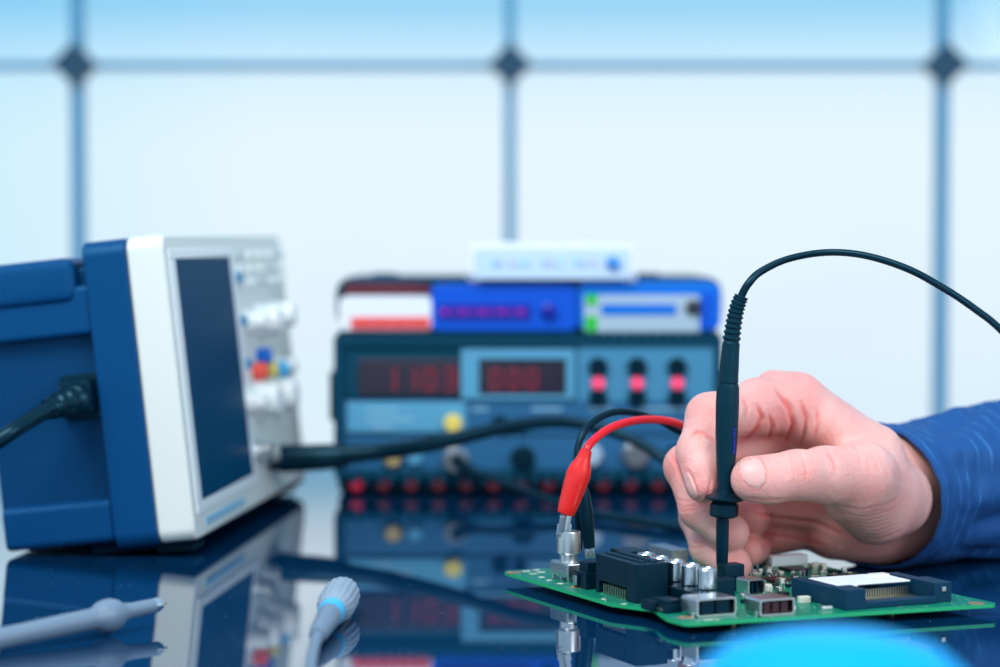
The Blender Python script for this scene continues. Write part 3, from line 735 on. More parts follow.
# flat chips
for px, py, a_, b_, h_, mm in ((806,590,.013,.013,.0012,'chipm'),(842,581.5,.015,.013,.0014,'chip'),(772,583,.010,.010,.0013,'chipm'),(792,573,.010,.012,.0016,'chip')):
    o, x_, y_ = part('chip', px, py, a_, b_, h_, mm, .0002)
    bm = BM()
    for k in range(8):
        for s_ in (0,1):
            xx = x_+.0012+k*(a_-.003)/7
            box(bm, xx,xx+.0005,y_-.0009+s_*(b_+.0009),y_+s_*(b_+.0009),T1,T1+.0005)
    obj('chip_pins', bm, 'nickel', o)
part('white_connector', 772, 567, .020,.007,.0048,'wht', lbl='white connector near the back corner')
for px, py, a_, b_ in ((524,572,.0035,.0022),(531,574.5,.0030,.0020),(538,573,.0040,.0020),(541,578,.0022,.0030),(548,581,.0022,.0022),(534,570.6,.0030,.0018),(560,584.5,.0020,.0030),(622,604.5,.0025,.0012),(604,600,.0012,.0030),(705,620.5,.0040,.0012),(716,620.2,.0016,.0012)):
    x, y = bl(px, py); used.append((x,x+a_,y,y+b_))
    bm = BM(); box(bm, x,x+a_,y,y+b_,T1,T1+.0002); obj('solder_pad', bm, 'smdw', brd)
# small parts
rnd = random.Random(11); nS = 0; tries = 0
while nS < 96 and tries < 4000:
    tries += 1
    if tries < 2600: x_, y_ = bl(rnd.uniform(742,880), rnd.uniform(559,604))
    else: x_ = rnd.uniform(.004, LX-.01); y_ = rnd.uniform(.003, LY-.01)
    if y_ > LY-.008 or x_ > LX-.008 or y_ < .003: continue
    L = rnd.choice([.002,.0028,.0034,.0044]); Wd = L*rnd.choice([.55,.8,1.]); hh_ = rnd.choice([.0010,.0014,.0018,.0026])
    if x_ < .002: continue
    if rnd.random() < .5: L, Wd = Wd, L
    if any(x_ < u[1] and x_+L > u[0] and y_ < u[3] and y_+Wd > u[2] for u in used): continue
    used.append((x_-.0005,x_+L+.0005,y_-.0005,y_+Wd+.0005)); nS += 1
    kind = rnd.choice(['chip_capacitor','chip_resistor','chip_resistor','coil'])
    mm = rnd.choice(['smdw','smdw','smdb','chip','blkconn','nickel','pins'])
    bm = BM(); box(bm, x_,x_+L,y_,y_+Wd,T1,T1+hh_,.00015)
    if kind != 'coil':
        e_ = .22*L
        box(bm, x_-.0001,x_+e_,y_-.0001,y_+Wd+.0001,T1,T1+hh_+.0001,.0001,mi=1); box(bm, x_+L-e_,x_+L+.0001,y_-.0001,y_+Wd+.0001,T1,T1+hh_+.0001,.0001,mi=1)
    obj(kind, bm, [mm,'nickel'], brd)

# ------------------------------------------------------------------ red clip and its wire
Yj = jw.y
jt = BMX @ V((jx,jy,0))
YC = Yj-.004
rc = thing('red_alligator_clip', 'red alligator clip gripping the metal jack on the circuit board, with its red wire', 'alligator clip', Matrix.Translation(P(563,535,YC)))
a0, a1 = P(565.5,514,YC), P(586.5,450,YC)
L = (a1-a0).length; A = frame_of(a0, a1)
k_ = Yj/F
bm = BM(); lathe(bm, [(.0036,0),(.0040,.0008),(.0044,.003),(.0052,.012),(.0056,L*.60),(.0050,L*.72),(.0034,L*.85),(.0029,L*.93),(.0026,L),(.0020,L)], A, 28, ex=1.0, ey=.80); obj('boot', bm, 'red', rc, world=True)
def jaw(a_, b_, w_, side):
    bm = BM(); T = frame_of(a_, b_); Lj = (b_-a_).length
    # a half-round sheet jaw that narrows towards its toothed tip
    box(bm, -w_/2,w_/2,-.0016,.0016,0,Lj*.8,.0005,mtx=T); box(bm, -w_*.36,w_*.36,-.0013,.0013,Lj*.75,Lj,.0004,mtx=T)
    for q in range(4):
        zq = Lj*(.45+.13*q); box(bm, side*w_*.45,side*w_*.45+side*.0007,-.0012,.0012,zq,zq+.0009,.0001,mtx=T)
    return obj('jaw', bm, 'nickel', rc, world=True)
jaw(P(563.0,515,YC), P(560.2,537,YC+.001), .0027, 1)
jaw(P(569.0,515,YC), P(565.8,535,YC), .0024, -1)
bm = BM(); tube(bm, [(P(584,458,YC),.0019),(P(587.5,448,YC),.0019),(P(594,440,YC+.004),.0019),(P(607,430,YC+.010),.0019),(P(626,422.5,YC+.018),.0019),(P(650,419.5,YC+.030),.0019),(P(676,423,YC+.044),.0019),(P(705,436,YC+.066),.0019),(P(745,444,YC+.10),.0019),(P(800,440,YC+.16),.0019),(P(850,448,YC+.21),.0019),(P(900,458,YC+.26),.0019),(P(960,470,YC+.31),.0019),(onplane(1050,505,.002),.0019)], 14, 10)
obj('wire', bm, 'redwire', rc, world=True)

YB = Yj+.016
bc = thing('black_alligator_clip', 'black alligator clip with its black wire, just behind the red clip', 'alligator clip', Matrix.Translation(P(587,552,YB)))
a0, a1 = P(589.5,548,YB), P(582.5,486,YB)
A = frame_of(a0, a1); L = (a1-a0).length
bm = BM(); lathe(bm, [(.0024,0),(.0027,.001),(.0032,.010),(.0034,L*.6),(.0029,L*.85),(.0018,L)], A, 24, ex=1, ey=.8); obj('boot', bm, 'blkgloss', bc, world=True)
bm = BM(); T = frame_of(P(589.3,549,YB), P(590,556.5,YB)); box(bm, -.0020,-.0002,-.0014,.0014,0,.0042,.0003,mtx=T); box(bm, .0003,.0021,-.0014,.0014,0,.0042,.0003,mtx=T); obj('jaw', bm, 'nickel', bc, world=True)
bm = BM(); tube(bm, [(P(582.5,490,YB),.0017),(P(579.5,478,YB),.0017),(P(577,464,YB+.001),.0017),(P(578,448,YB+.003),.0017),(P(584,432,YB+.006),.0017),(P(597,419,YB+.012),.0017),(P(615,412,YB+.018),.0017),(P(636,413,YB+.026),.0017),(P(660,421,YB+.036),.0017),(P(690,436,YB+.052),.0017),(P(745,452,YB+.095),.0017),(P(800,450,YB+.17),.0017),(P(850,458,YB+.22),.0017),(P(900,468,YB+.28),.0017),(P(960,480,YB+.33),.0017),(onplane(1050,500,.002),.0017)], 14, 10)
obj('wire', bm, 'blkgloss', bc, world=True)
bm = BM(); tube(bm, [(P(579.5,550,YB+.004),.0016),(P(578.5,532,YB+.004),.0016),(P(576.5,505,YB+.003),.0016),(P(575,480,YB+.002),.0016),(P(577,462,YB+.001),.0016)], 12, 8); obj('wire', bm, 'blkgloss', bc, world=True)

# ------------------------------------------------------------------ test probe held in the hand
YT = 1.012
pr = thing('test_probe', 'slim black test probe held upright in the hand, its cable arching to the right', 'test probe', Matrix.Translation(P(722,585,YT)))
kx = YT/F
def pz(py): return P(722,py,YT)
ax0, ax1 = P(722.2,560,YT), P(727.5,384,YT)
# shaft
bm = BM(); T = frame_of(P(721.8,582,YT), P(722.8,508,YT)); L = (P(721.8,582,YT)-P(722.8,508,YT)).length
lathe(bm, [(.0005,0),(.0009,.001),(.0011,.006),(.0022,.0062),(.0026,.009),(.0028,L*.5),(.0029,L)], T, 24); obj('shaft', bm, 'blkgloss', pr, world=True)
T = frame_of(P(723.5,518,YT), P(724.6,499,YT))
bm = BM(); lathe(bm, [(.0040,0),(.0058,.0008),(.0061,.0015),(.0061,.0060),(.0050,.0075),(.0042,.0084)], T, 24, ripple=lambda k,i: .05*(i%4 in (0,1)) if 0 < k < 4 else 0); obj('ribbed_nut', bm, 'blkgloss', pr, world=True, smooth=20)
T = frame_of(P(724.3,502,YT), P(725.2,489,YT))
bm = BM(); lathe(bm, [(.0040,0),(.0074,.0006),(.0085,.0014),(.0085,.0021),(.0070,.0028),(.0046,.0042),(.0042,.0055)], T, 36); obj('finger_guard', bm, 'blkgloss', pr, world=True)
pa, pb = P(725,492,YT), P(728,384,YT); T = frame_of(pa, pb); L = (pb-pa).length
bm = BM(); lathe(bm, [(.0036,0),(.0037,.004),(.0045,L*.35),(.0049,L*.5),(.0051,L*.70),(.00515,L*.80),(.0052,L*.81),(.0050,L*.965),(.0046,L),(.0042,L)], T, 32); obj('grip', bm, 'blk', pr, world=True)
bm = BM()
for k, (a_, b_) in enumerate(((0,3),(3.6,5),(5.5,9),(9.6,10.6),(11.3,14),(14.7,16.5))):
    T2 = T @ Matrix.Rotation(math.radians(-54),4,'Z')
    box(bm, .0047,.00505,-.0005,.0005,L*.36+a_*.0007,L*.36+b_*.0007,mtx=T2)
obj('printed_marks', bm, 'dkblue', pr, world=True)
rel = [(P(728,384,YT),.0046),(P(729,370,YT),.0043),(P(731,345,YT),.0039),(P(733.5,325,YT),.0036),(P(737,308,YT),.0034),(P(741.5,296,YT),.0031)]
bm = BM(); tube(bm, rel, 20, 14, ridge=lambda i: ((.06,.06,-.12,-.12)[i%4]) if 29 < i < 67 else (-.06 if i < 3 else 0)); obj('strain_relief', bm, 'blk', pr, world=True)
bm = BM(); tube(bm, [(P(735,318,YT),.0017),(P(741.5,296,YT),.00175),(P(749,283,YT),.00175),(P(761,271.5,YT+.002),.00165),(P(788,259,YT+.004),.00155),(P(826,252.5,YT+.004),.00155),(P(865,255.5,YT),.00155),(P(908,269,YT-.006),.0016),(P(945,289,YT-.012),.0016),(P(975,309,YT-.018),.0016),(P(1003,332,YT-.024),.0016),(P(1050,385,YT-.035),.0016),(P(1090,470,YT-.05),.0016),(P(1120,560,YT-.07),.0016),(onplane(1160,625,.0018),.0016),(onplane(1260,650,.0018),.0016),(onplane(1500,655,.0020),.0016)], 16, 10)
obj('cable', bm, 'blkgloss', pr, world=True)

# ------------------------------------------------------------------ the hand (one continuous surface grown from a distance field)
def A3(px, py, Y): return np.array(P(px, py, Y), dtype=np.float32)
HX = dict(
 wr1=(904,485,1.103,.0168), wr2=(906,512,1.112,.0170),
 fa1=(980,488,1.150,.0155), fa2=(980,503,1.152,.0165),
 im=(796,403,1.064,.0135), mm_=(778,430,1.085,.0125), rm=(792,478,1.108,.0125), lm=(815,522,1.118,.0125),
 ip=(709,416,1.039,.0102), idp=(699,450,1.029,.0094), it=(703,485,1.0205,.0080),
 mp=(688,469,1.056,.0100), mdp=(700,509,1.042,.0092), mt=(729,535,1.033,.0078),
 rp=(700,517,1.076,.0095), rdp=(709,548,1.052,.0085), rt=(733,566,1.034,.0074),
 lp=(757,540,1.100,.0085), ldp=(752,548,1.082,.0078), lt=(748,552,1.066,.0070),
 tt=(753,477,1.008,.0092), ti=(797,475,1.014,.0106), tm=(862,476,1.042,.0150), tc=(893,498,1.078,.0185))
H = {k:(A3(*v[:3]), v[3]) for k, v in HX.items()}
lo = A3(655,360,1.0)-.0; hi = A3(1010,360,1.0)
gmin = np.array([P(650,333,1.04).x, .985, TZ+.0005], dtype=np.float32); gmax = np.array([P(985,333,1.15).x, 1.175, P(800,360,1.1).z], dtype=np.float32)
gh = .00085
nx_, ny_, nz_ = [int(v) for v in np.ceil((gmax-gmin)/gh)]
gx = gmin[0]+gh*np.arange(nx_, dtype=np.float32); gy = gmin[1]+gh*np.arange(ny_, dtype=np.float32); gz = gmin[2]+gh*np.arange(nz_, dtype=np.float32)
def rcone(a, b, sq=None):
    (pa_, ra), (pb_, rb) = a, b
    d = pb_-pa_; dd_ = float(d@d)
    qx_ = (gx-pa_[0])[:,None,None]; qy_ = (gy-pa_[1])[None,:,None]; qz_ = (gz-pa_[2])[None,None,:]
    t_ = np.clip((qx_*d[0]+qy_*d[1]+qz_*d[2])/dd_, 0, 1)
    t_ = t_.astype(np.float32)
    return np.sqrt((qx_-t_*d[0])**2+(qy_-t_*d[1])**2+(qz_-t_*d[2])**2)-(ra+(rb-ra)*t_)
def ball(c, r, sc=(1,1,1)):
    return (np.sqrt(((gx-c[0])/sc[0])[:,None,None]**2+((gy-c[1])/sc[1])[None,:,None]**2+((gz-c[2])/sc[2])[None,None,:]**2)-r)*min(sc)
def smin(a, b, k):
    h = np.clip(.5+.5*(b-a)/k, 0, 1); return b+(a-b)*h-k*h*(1-h)
def chain(names, k=.003, extra=()):
    f = None
    for a, b in zip(names, names[1:]):
        g = rcone(H[a], H[b]); f = g if f is None else smin(f, g, k)
    for e_ in extra: f = smin(f, e_, k)
    return f
def B(px,py,Y,r,sc=(1,1,1)): return ball(A3(px,py,Y), r, sc)
palm = smin(rcone(H['wr1'],H['im']), rcone(H['wr1'],H['mm_']), .010)
palm = smin(palm, rcone(H['wr2'],H['rm']), .010); palm = smin(palm, rcone(H['wr2'],H['lm']), .010)
palm = smin(palm, rcone(H['wr1'],H['wr2']), .012); palm = smin(palm, rcone(H['fa1'],H['wr1']), .010); palm = smin(palm, rcone(H['fa2'],H['wr2']), .010); palm = smin(palm, rcone(H['fa1'],H['fa2']), .012)
palm = smin(palm, rcone((A3(835,528,1.108),.0155),(A3(880,527,1.110),.0180)), .008)
palm = smin(palm, rcone((A3(750,503,1.088),.0095),(A3(815,505,1.105),.0130)), .005)
palm = smin(palm, B(752,519,1.076,.0085), .004)
palm = smin(palm, B(772,386,1.066,.0075), .006)
palm = smin(palm, rcone((A3(826,424,1.060),.0100),(A3(872,455,1.066),.0150)), .010)
thumb = chain(['tt','ti','tm','tc'], .004, [B(756,482,1.005,.0088,(1.15,.8,1.0)), B(824,474,1.026,.0118), B(772,482,1.010,.0096)])
thumb = smin(thumb, rcone((A3(850,490,1.045),.0150),(A3(876,505,1.064),.0185)), .006)
hand = smin(palm, thumb, .007)
index = chain(['im','ip','idp','it'], .003, [B(698,455,1.027,.0094), B(702,470,1.023,.0090), B(757,403,1.052,.0118)])
hand = smin(hand, index, .0045)
mid = chain(['mm_','mp','mdp','mt'], .003, [B(685,465,1.057,.0096), B(731,532,1.034,.0082)])
hand = smin(hand, mid, .0012)
ring = chain(['rm','rp','rdp','rt'], .003, [B(734,564,1.035,.0076)])
hand = smin(hand, ring, .0012)
lit = chain(['lm','lp','ldp','lt'], .003)
hand = smin(hand, lit, .002)
# keep clear of the table top and of the round grip
hand = np.maximum(hand, -(gz[None,None,:]-(TZ+.0012)))
g_ = rcone((np.array(P(722,585,YT),dtype=np.float32), .0032), (np.array(P(724.5,505,YT),dtype=np.float32), .0032))
g_ = np.minimum(g_, rcone((np.array(P(725,492,YT),dtype=np.float32), .0046), (np.array(P(728,384,YT),dtype=np.float32), .0056)))
hand = np.maximum(hand, -g_)
def surface_nets(Fv):
    ins = Fv < 0; nx, ny, nz = Fv.shape
    cs = (nx-1, ny-1, nz-1); cnt = np.zeros(cs, np.int8)
    corners = {}
    for i in (0,1):
        for j in (0,1):
            for k in (0,1):
                cnt += ins[i:i+nx-1, j:j+ny-1, k:k+nz-1]
    act = (cnt > 0) & (cnt < 8); idx = np.argwhere(act); vid = -np.ones(cs, np.int32); vid[act] = np.arange(len(idx))
    acc = np.zeros((len(idx),3)); num = np.zeros(len(idx))
    I, J, K = idx.T
    cval = {(i,j,k): Fv[I+i,J+j,K+k].astype(np.float64) for i in (0,1) for j in (0,1) for k in (0,1)}
    for a in cval:
        for ax in range(3):
            if a[ax]: continue
            b = list(a); b[ax] = 1; b = tuple(b)
            fa, fb = cval[a], cval[b]; cr_ = (fa < 0) != (fb < 0)
            t_ = np.where(cr_, fa/np.where(cr_, fa-fb, 1), 0)
            p = np.array(a, float)[None,:].repeat(len(idx),0); p[:,ax] += t_
            acc[cr_] += p[cr_]; num[cr_] += 1
    pos = idx+acc/num[:,None]
    quads = []
    for ax in range(3):
        s1 = [slice(None)]*3; s2 = [slice(None)]*3; s1[ax] = slice(0,-1); s2[ax] = slice(1,None)
        A_, B_ = ins[tuple(s1)], ins[tuple(s2)]
        e_ = np.argwhere(A_ != B_); o1, o2 = [q for q in range(3) if q != ax]
        ok = (e_[:,o1] > 0) & (e_[:,o2] > 0) & (e_[:,o1] < Fv.shape[o1]-1) & (e_[:,o2] < Fv.shape[o2]-1); e_ = e_[ok]
        def at(d1, d2):
            q = e_.copy(); q[:,o1] -= d1; q[:,o2] -= d2; return vid[q[:,0],q[:,1],q[:,2]]
        q = np.stack([at(0,0),at(1,0),at(1,1),at(0,1)],1)
        flip = ins[e_[:,0],e_[:,1],e_[:,2]] ^ (ax == 1)
        q[flip] = q[flip][:,::-1]; quads.append(q)
    return pos, np.concatenate(quads)
pos, quads = surface_nets(hand)
pos = gmin[None,:]+pos*gh
print('hand verts', len(pos))
# normals for displacement
def vnormals(pos):
    a, b, c, d = (pos[quads[:,i]] for i in range(4)); nrm = np.cross(c-a, d-b)
    vn = np.zeros_like(pos)
    for i in range(4): np.add.at(vn, quads[:,i], nrm)
    return vn/np.maximum(np.linalg.norm(vn,axis=1,keepdims=True),1e-12)
for it_ in range(3):   # relax
    ac = np.zeros_like(pos); nn = np.zeros(len(pos))
    for i in range(4):
        for j in (1,3):
            np.add.at(ac, quads[:,i], pos[quads[:,(i+j)%4]]); np.add.at(nn, quads[:,i], 1)
    pos = pos+.5*(ac/np.maximum(nn,1)[:,None]-pos)
vn = vnormals(pos)
sgn = 1.0 if ((pos-pos.mean(0))*vn).sum() > 0 else -1.0
vn = vn*sgn
if sgn < 0: quads = quads[:,::-1]
def project(p):
    x = p[:,0]; y = p[:,1]; z = p[:,2]-(TZ+HC)
    dep = y*cp-z*sp; up_ = y*sp+z*cp
    return 500+F*x/dep, 333.5-F*up_/dep
PX, PY = project(pos)
face = -vn[:,1]      # how much a vertex looks towards the front of the place
disp = np.zeros(len(pos))
def crease(pts, depth, width, ylim=None, both=False):
    """groove along a line over the near side of the skin"""
    q = np.array(pts, float); best = np.full(len(pos), 1e9); par = np.zeros(len(pos)); n_ = len(q)-1
    for i in range(n_):
        a, b = q[i], q[i+1]; d = b-a
        t_ = np.clip(((PX-a[0])*d[0]+(PY-a[1])*d[1])/(d@d), 0, 1)
        dist = np.hypot(PX-a[0]-t_*d[0], PY-a[1]-t_*d[1]); m_ = dist < best
        best[m_] = dist[m_]; par[m_] = (i+t_[m_])/n_
    fade = np.clip(np.minimum(par, 1-par)*5, .25, 1)
    w_ = np.exp(-(best/width)**2)*fade*np.clip(face*3+.3, 0, 1)
    if ylim is not None: w_ = w_*(pos[:,1] < ylim)
    np.subtract(disp, depth*.001*w_, out=disp)
    # flesh swells on either side
    np.add(disp, depth*.00045*np.exp(-((best-width*2)/(width*1.3))**2)*fade*np.clip(face*3+.3,0,1)*(1 if ylim is None else (pos[:,1] < ylim)), out=disp)
# thumb: knuckle folds and side folds
for dx_ in (-5,-1.5,2,6): crease([(794+dx_,452),(797+dx_,462),(800+dx_,474),(797+dx_,486)], .38, 1.2, 1.03)
crease([(744,497),(765,500),(790,499)], .3, 1.5, 1.02)
crease([(826,450),(834,462),(836,474)], .4, 2.2, 1.045)
# index base and web folds
crease([(757,405),(762,418),(756,430),(744,440)], 1.3, 2.2, 1.075)
crease([(778,392),(789,408),(793,425),(786,441)], 1.5, 2.4, 1.085)
crease([(801,402),(806,418),(804,434),(800,447)], 1.0, 2.0, 1.085)
crease([(817,408),(818,425),(814,440)], .7, 2.0, 1.085)
crease([(742,396),(747,408),(745,420)], .6, 2.0, 1.075)
crease([(768,412),(772,426),(768,440)], .8, 1.8, 1.085)
# back of the thumb base towards the wrist
for k in range(9):
    o_ = k*4.6
    crease([(822+o_*.30,503-8+o_*.9),(838+o_*.5,512-6+o_*.85),(862+o_*.5,518-8+o_*.78),(888+o_*.35,514-10+o_*.72),(908+o_*.15,500-8+o_*.6)], .26 if k < 2 else .42-.02*k, 1.5, 1.12)
for k in range(5): crease([(850+9*k,440+5*k),(858+9*k,452+5*k),(862+9*k,466+4*k)], .22, 2.2, 1.09)
# index: joint folds and side folds
crease([(690,436),(697,431.5),(704,433),(711,439),(717,445)], .9, 1.8, 1.05)
for dy_ in (-6,-2): crease([(681,436+dy_),(688,433+dy_),(697,428+dy_)], .25, 1.3, 1.05)
crease([(705,502),(709,490),(711,476)], .4, 1.5, 1.03)
# middle and ring
for dy_ in (-3,2,6): crease([(672,500+dy_),(684,505+dy_),(697,503+dy_),(706,497+dy_)], .35, 1.4, 1.06)
crease([(670,452),(677,466),(682,482)], .35, 1.6, 1.07)
for dy_ in (0,5): crease([(684,538+dy_),(694,543+dy_),(706,541+dy_)], .3, 1.4, 1.08)
# palm hollow lines under the thumb
crease([(752,512),(780,518),(815,522),(850,538)], .8, 2.0, 1.13)
crease([(760,532),(790,537),(825,545)], .5, 1.8, 1.13)
# tendons and veins on the back near the wrist
crease([(754,454.5),(762,459),(767,470),(766,482),(760,490),(750,490.5)], .35, 1.0, 1.03)
crease([(684,470),(689,471),(693,479),(697,490),(699,499)], .4, 1.1, 1.04)
nails = [('thumb', (757,472), 15.0, 11.5, 1.03), ]
pos = pos+vn*disp[:,None]
vn = vnormals(pos)*sgn
PX, PY = project(pos)
# pink areas: knuckles, finger ends, folds
pink = np.zeros(len(pos))
for px, py, rr_, am in ((790,395,38,.45),(775,425,30,.45),(705,412,20,.4),(700,485,24,.45),(730,535,26,.5),(735,566,22,.55),(750,478,24,.45),(800,474,26,.25),(672,470,20,.45),(860,530,50,.4),(780,530,60,.55),(690,510,22,.35),(830,420,30,.2),(905,540,30,.3)):
    pink = np.maximum(pink, am*np.exp(-((PX-px)**2+(PY-py)**2)/rr_**2))
pink += np.clip(-disp*1200, 0, .5)
person = thing('person', 'right hand and forearm in a dark blue striped shirt sleeve, holding the black test probe', 'person', Matrix.Translation(P(1000,555,1.16)))
me = bpy.data.meshes.new('hand'); pm_ = np.array(P(1000,555,1.16))
me.vertices.add(len(pos)); me.vertices.foreach_set('co', (pos-pm_).astype(np.float32).ravel())
me.loops.add(len(quads)*4); me.loops.foreach_set('vertex_index', quads.astype(np.int32).ravel())
me.polygons.add(len(quads)); me.polygons.foreach_set('loop_start', np.arange(0,len(quads)*4,4,dtype=np.int32)); me.polygons.foreach_set('loop_total', np.full(len(quads),4,dtype=np.int32))
me.update(calc_edges=True); me.validate()
me.polygons.foreach_set('use_smooth', [True]*len(me.polygons))
ca_ = me.attributes.new('pink', 'FLOAT', 'POINT')
if len(me.vertices) == len(pink): ca_.data.foreach_set('value', pink.astype(np.float32))
me.materials.append(M['skin'])
ho = bpy.data.objects.new('hand', me); COL.objects.link(ho); ho.parent = person; ROOT[ho.name] = ROOT[person.name]

# fingernails: curved plates that follow the skin beneath
tree_pts = None
from mathutils.bvhtree import BVHTree
bvh = BVHTree.FromPolygons([tuple(v) for v in pos], [tuple(int(i) for i in q) for q in quads])
def nail(c, ux, vx, hu, hv, lift=.00035, Y0=.9):
    """c pixel centre, ux/vx pixel half axes, laid on the skin seen there"""
    n_ = 13; bm = BM(); grid = {}
    o_ = V((0,0,TZ+HC))
    for i in range(n_):
        for j in range(n_):
            u = -1+2*i/(n_-1); v = -1+2*j/(n_-1)
            # squircle outline
            uu = u*math.sqrt(max(0,1-v*v*.38)); vv = v*math.sqrt(max(0,1-u*u*.38))
            px = c[0]+ux[0]*uu+vx[0]*vv; py = c[1]+ux[1]*uu+vx[1]*vv
            d = ray(px,py).normalized()
            h_ = bvh.ray_cast(o_, d)
            if h_[0] is None: continue
            nn_ = h_[1]; nn_ = nn_ if nn_.dot(d) < 0 else -nn_
            e_ = 1-max(abs(u),abs(v))**6
            grid[i,j] = (h_[0], nn_, e_)
    nav = sum((g[1] for g in grid.values()), V()).normalized()
    top = {k: bm.verts.new(g[0]+(g[1]*.4+nav*.6)*(lift*(.25+.75*g[2]))) for k, g in grid.items()}
    bot = {k: bm.verts.new(g[0]-nav*.0006) for k, g in grid.items()}
    for i in range(n_-1):
        for j in range(n_-1):
            ks = [(i,j),(i+1,j),(i+1,j+1),(i,j+1)]
            if all(k in top for k in ks):
                bm.faces.new([top[k] for k in ks]); bm.faces.new([bot[k] for k in reversed(ks)])
    bd = [(i,0) for i in range(n_)]+[(n_-1,j) for j in range(1,n_)]+[(i,n_-1) for i in range(n_-2,-1,-1)]+[(0,j) for j in range(n_-2,0,-1)]
    for a, b in zip(bd, bd[1:]+bd[:1]):
        if a in top and b in top:
            try: bm.faces.new([top[a],top[b],bot[b],bot[a]])
            except ValueError: pass
    o = obj('fingernail', bm, 'nail', ho, world=True, smooth=60); return o
nail((752.5,471.8), (11.8,-1.2), (5.2,15.2), 0, 0, .0002)
nail((690.0,485), (4.8,12.0), (-4.2,1.6), 0, 0, .0002)
nail((712.5,534), (3.0,6.5), (-3.2,2.2), 0, 0, .0002)

# ------------------------------------------------------------------ sleeve
rings = [  # centre pixel, Y, half height (m), near vector
 ((869,496),1.108,.0345,(.0280,-.040,0)),
 ((893,496),1.120,.0355,(.0240,-.039,0)),
 ((918,494),1.130,.0360,(.0200,-.039,0)),
 ((945,488),1.140,.0375,(.0180,-.039,0)),
 ((975,481),1.150,.0395,(.0160,-.041,0)),
 ((1010,472),1.162,.0410,(.0150,-.043,0)),
 ((1060,463),1.175,.0445,(.0150,-.046,0)),
 ((1130,452),1.190,.0480,(.0150,-.048,0)),
 ((1220,440),1.200,.0520,(.0160,-.050,0)),
 ((1310,418),1.205,.0560,(.0200,-.052,.010)),
 ((1380,360),1.210,.0560,(.0260,-.052,.020)),
 ((1430,270),1.215,.0560,(.0300,-.053,.030))]
RC = [(P(c[0],c[1],y), V((0,0,h)), V(b_)) for c, y, h, b_ in rings]
RC[-3] = (RC[-3][0], V((-.020,0,.054)), RC[-3][2]); RC[-2] = (RC[-2][0], V((-.040,0,.040)), RC[-2][2]); RC[-1] = (RC[-1][0], V((-.052,0,.020)), RC[-1][2])
from mathutils import noise as mnoise
NS, SUB = 96, 9
def rings_at(off=0.):
    rr_ = []
    comps = [[(r_[i],0.) for r_ in RC] for i in range(3)]
    sp_ = [spline(c_, SUB) for c_ in comps]
    dist = 0; prev = None
    for k in range(len(sp_[0])):
        c_, a_, b_ = sp_[0][k][0], sp_[1][k][0], sp_[2][k][0]
        if prev is not None: dist += (c_-prev).length
        prev = c_.copy(); rr_.append((c_, a_, b_, dist))
    return rr_
RR = rings_at()
bm = BM(); uvl = bm.loops.layers.uv.new('UVMap'); grid = []
for k, (c_, a_, b_, dist) in enumerate(RR):
    row = []
    for i in range(NS):
        t_ = 2*math.pi*i/NS
        d = a_*math.cos(t_)+b_*math.sin(t_)
        p = c_+d
        dn_ = d.normalized()
        q = V((p.x*9, p.y*9, p.z*16))
        f_ = mnoise.noise(q*1.6+V((3,1,7)))*.0055*min(1, .25+dist*12)
        rd = abs(mnoise.noise(V((dist*26+math.sin(t_)*1.1, t_*1.3, 4.2))))
        f_ += (rd-.25)*.010*min(1, max(0,dist-.012)*20)
        f_ += .0011*mnoise.noise(V((dist*120, t_*5, 1.)))
        # fold that sweeps from the top of the cuff down the near side
        s_ = t_-(.55+dist*9.0); f_ += .0045*math.exp(-(s_/.20)**2)*min(1,dist*22)
        s_ = t_-(1.75+dist*2.0); f_ += -.0030*math.exp(-(s_/.22)**2)*min(1,dist*22)
        p = p+dn_*f_
        # the cuff's hem is thicker
        if dist < .012: p = p+dn_*.0008
        p.z = max(p.z, TZ+.0009)
        row.append((bm.verts.new(p), (dist+.0, t_/(2*math.pi)*.25)))
    grid.append(row)
def addf(q, uvs, mi=0):
    f = bm.faces.new(q); f.material_index = mi
    for l, uv_ in zip(f.loops, uvs): l[uvl].uv = uv_
for a, c in zip(grid, grid[1:]):
    for i in range(NS):
        j = (i+1)%NS; uj = (i+1)/NS*.25
        addf((a[i][0],a[j][0],c[j][0],c[i][0]), (a[i][1],(a[i][1][0],uj),(c[i][1][0],uj),c[i][1]))
# turned-in hem and lining
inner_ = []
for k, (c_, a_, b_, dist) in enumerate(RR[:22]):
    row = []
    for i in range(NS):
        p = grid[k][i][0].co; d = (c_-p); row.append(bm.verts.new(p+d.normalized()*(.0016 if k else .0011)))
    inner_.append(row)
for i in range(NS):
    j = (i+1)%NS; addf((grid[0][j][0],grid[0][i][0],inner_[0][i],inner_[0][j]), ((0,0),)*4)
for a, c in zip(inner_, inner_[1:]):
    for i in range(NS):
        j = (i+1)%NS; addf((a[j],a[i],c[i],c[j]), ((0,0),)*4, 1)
f = bm.faces.new([v[0] for v in grid[-1]])
sl = obj('shirt_sleeve', bm, ['shirt','inner'], person, world=True, smooth=60)

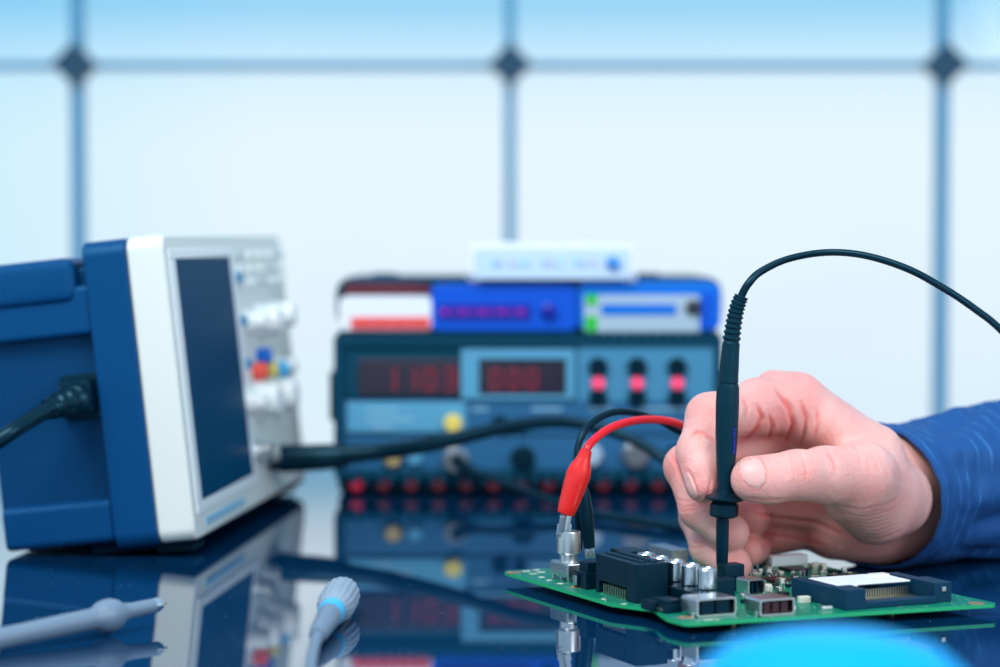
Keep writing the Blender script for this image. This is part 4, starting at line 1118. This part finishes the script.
# ------------------------------------------------------------------ grey probe and connector in the foreground
g1, g0 = P(166,603,.945), P(-30,645,.872)
gp = thing('grey_probe', 'grey oscilloscope probe with a bright metal tip lying on the table below the oscilloscope', 'probe', Matrix.Translation(g1))
T = frame_of(g0, g1); L = (g1-g0).length
u_ = lambda px: L*(px+30)/196.
bm = BM(); lathe(bm, [(.0040,0),(.0042,u_(-20)),(.0041,u_(20)),(.0043,u_(60)),(.0042,u_(88)),(.0048,u_(93)),(.0061,u_(97)),(.0067,u_(103)),(.0067,u_(108)),(.0058,u_(114)),(.0040,u_(119)),(.0036,u_(123)),(.0031,u_(130)),(.0029,u_(153))], T, 32); obj('body', bm, 'lgrey', gp, world=True)
bm = BM(); lathe(bm, [(.0029,u_(152)),(.0030,u_(153)),(.0030,u_(157)),(.0023,u_(159)),(.0023,u_(160))], T, 24); obj('tip_ring', bm, 'chrome', gp, world=True)
bm = BM(); lathe(bm, [(.0017,u_(159)),(.0017,u_(161)),(.0006,u_(163)),(.0003,u_(167))], T, 16); obj('tip', bm, 'gold', gp, world=True)
bm = BM(); tube(bm, [(g0+(g1-g0)*.02,.0022),(g0-(g1-g0)*.15,.0022),(onplane(-120,690,.0025),.0022),(onplane(-60,790,.0025),.0022),(onplane(60,850,.0025),.0022)], 12, 8); obj('cable', bm, 'lgrey', gp, world=True)

c0, c1 = onplane(345,606,.0075), onplane(311,648,.0055)
gc = thing('cable_connector', 'grey knurled cable connector lying on the table in front of the bench instrument', 'connector', Matrix.Translation(c0))
ca, cb = onplane(343,593,.0084), onplane(317,636,.0046)
T = frame_of(cb, ca); L = (ca-cb).length
bm = BM(); lathe(bm, [(.0052,L*.58),(.0068,L*.62),(.0078,L*.70),(.0078,L*.94),(.0070,L),(.0055,L),(.0050,L*.96)], T, 72, ripple=lambda k,i: .022*(1 if i%4 < 2 else -1) if 0 < k < 5 else 0); obj('knurled_cap', bm, 'lgrey2', gc, world=True, smooth=25)
bm = BM(); lathe(bm, [(.0032,0),(.0040,L*.10),(.0050,L*.42),(.0050,L*.46)], T, 28); obj('sleeve', bm, 'lgrey', gc, world=True)
bm = BM(); lathe(bm, [(.0053,L*.455),(.0055,L*.48),(.0055,L*.54),(.0053,L*.585)], T, 28); obj('colour_ring', bm, 'cyan', gc, world=True, label='pale blue ring')
bm = BM(); tube(bm, [(cb+(ca-cb)*.05,.0024),(onplane(313,652,.0034),.0023),(onplane(312,680,.0026),.0022),(onplane(330,760,.0025),.0022),(onplane(300,860,.0025),.0022)], 12, 8); obj('cable', bm, 'lgrey', gc, world=True)

# blue plastic dome close to the camera
YD = .60
dc = P(832,650,YD); zt_ = Z(634,YD)-TZ
dd = thing('blue_plastic_cap', 'bright blue rounded plastic cap, blurred in the near foreground at bottom right', 'cap', Matrix.Translation((dc.x,YD,TZ)))
R_ = 150*YD/F
bm = BM(); lathe(bm, [(R_*1.02,0),(R_*1.06,.002),(R_*1.05,zt_*.35),(R_*1.0,zt_*.62),(R_*.90,zt_*.82),(R_*.72,zt_*.93),(R_*.45,zt_*.985),(R_*.15,zt_),(.0005,zt_)], None, 48); obj('shell', bm, 'bluecap', dd)
bm = BM(); lathe(bm, [(R_*1.06,.002),(R_*1.12,.003),(R_*1.12,.006),(R_*1.06,.0075)], None, 48); obj('rim', bm, 'bluecap', dd)
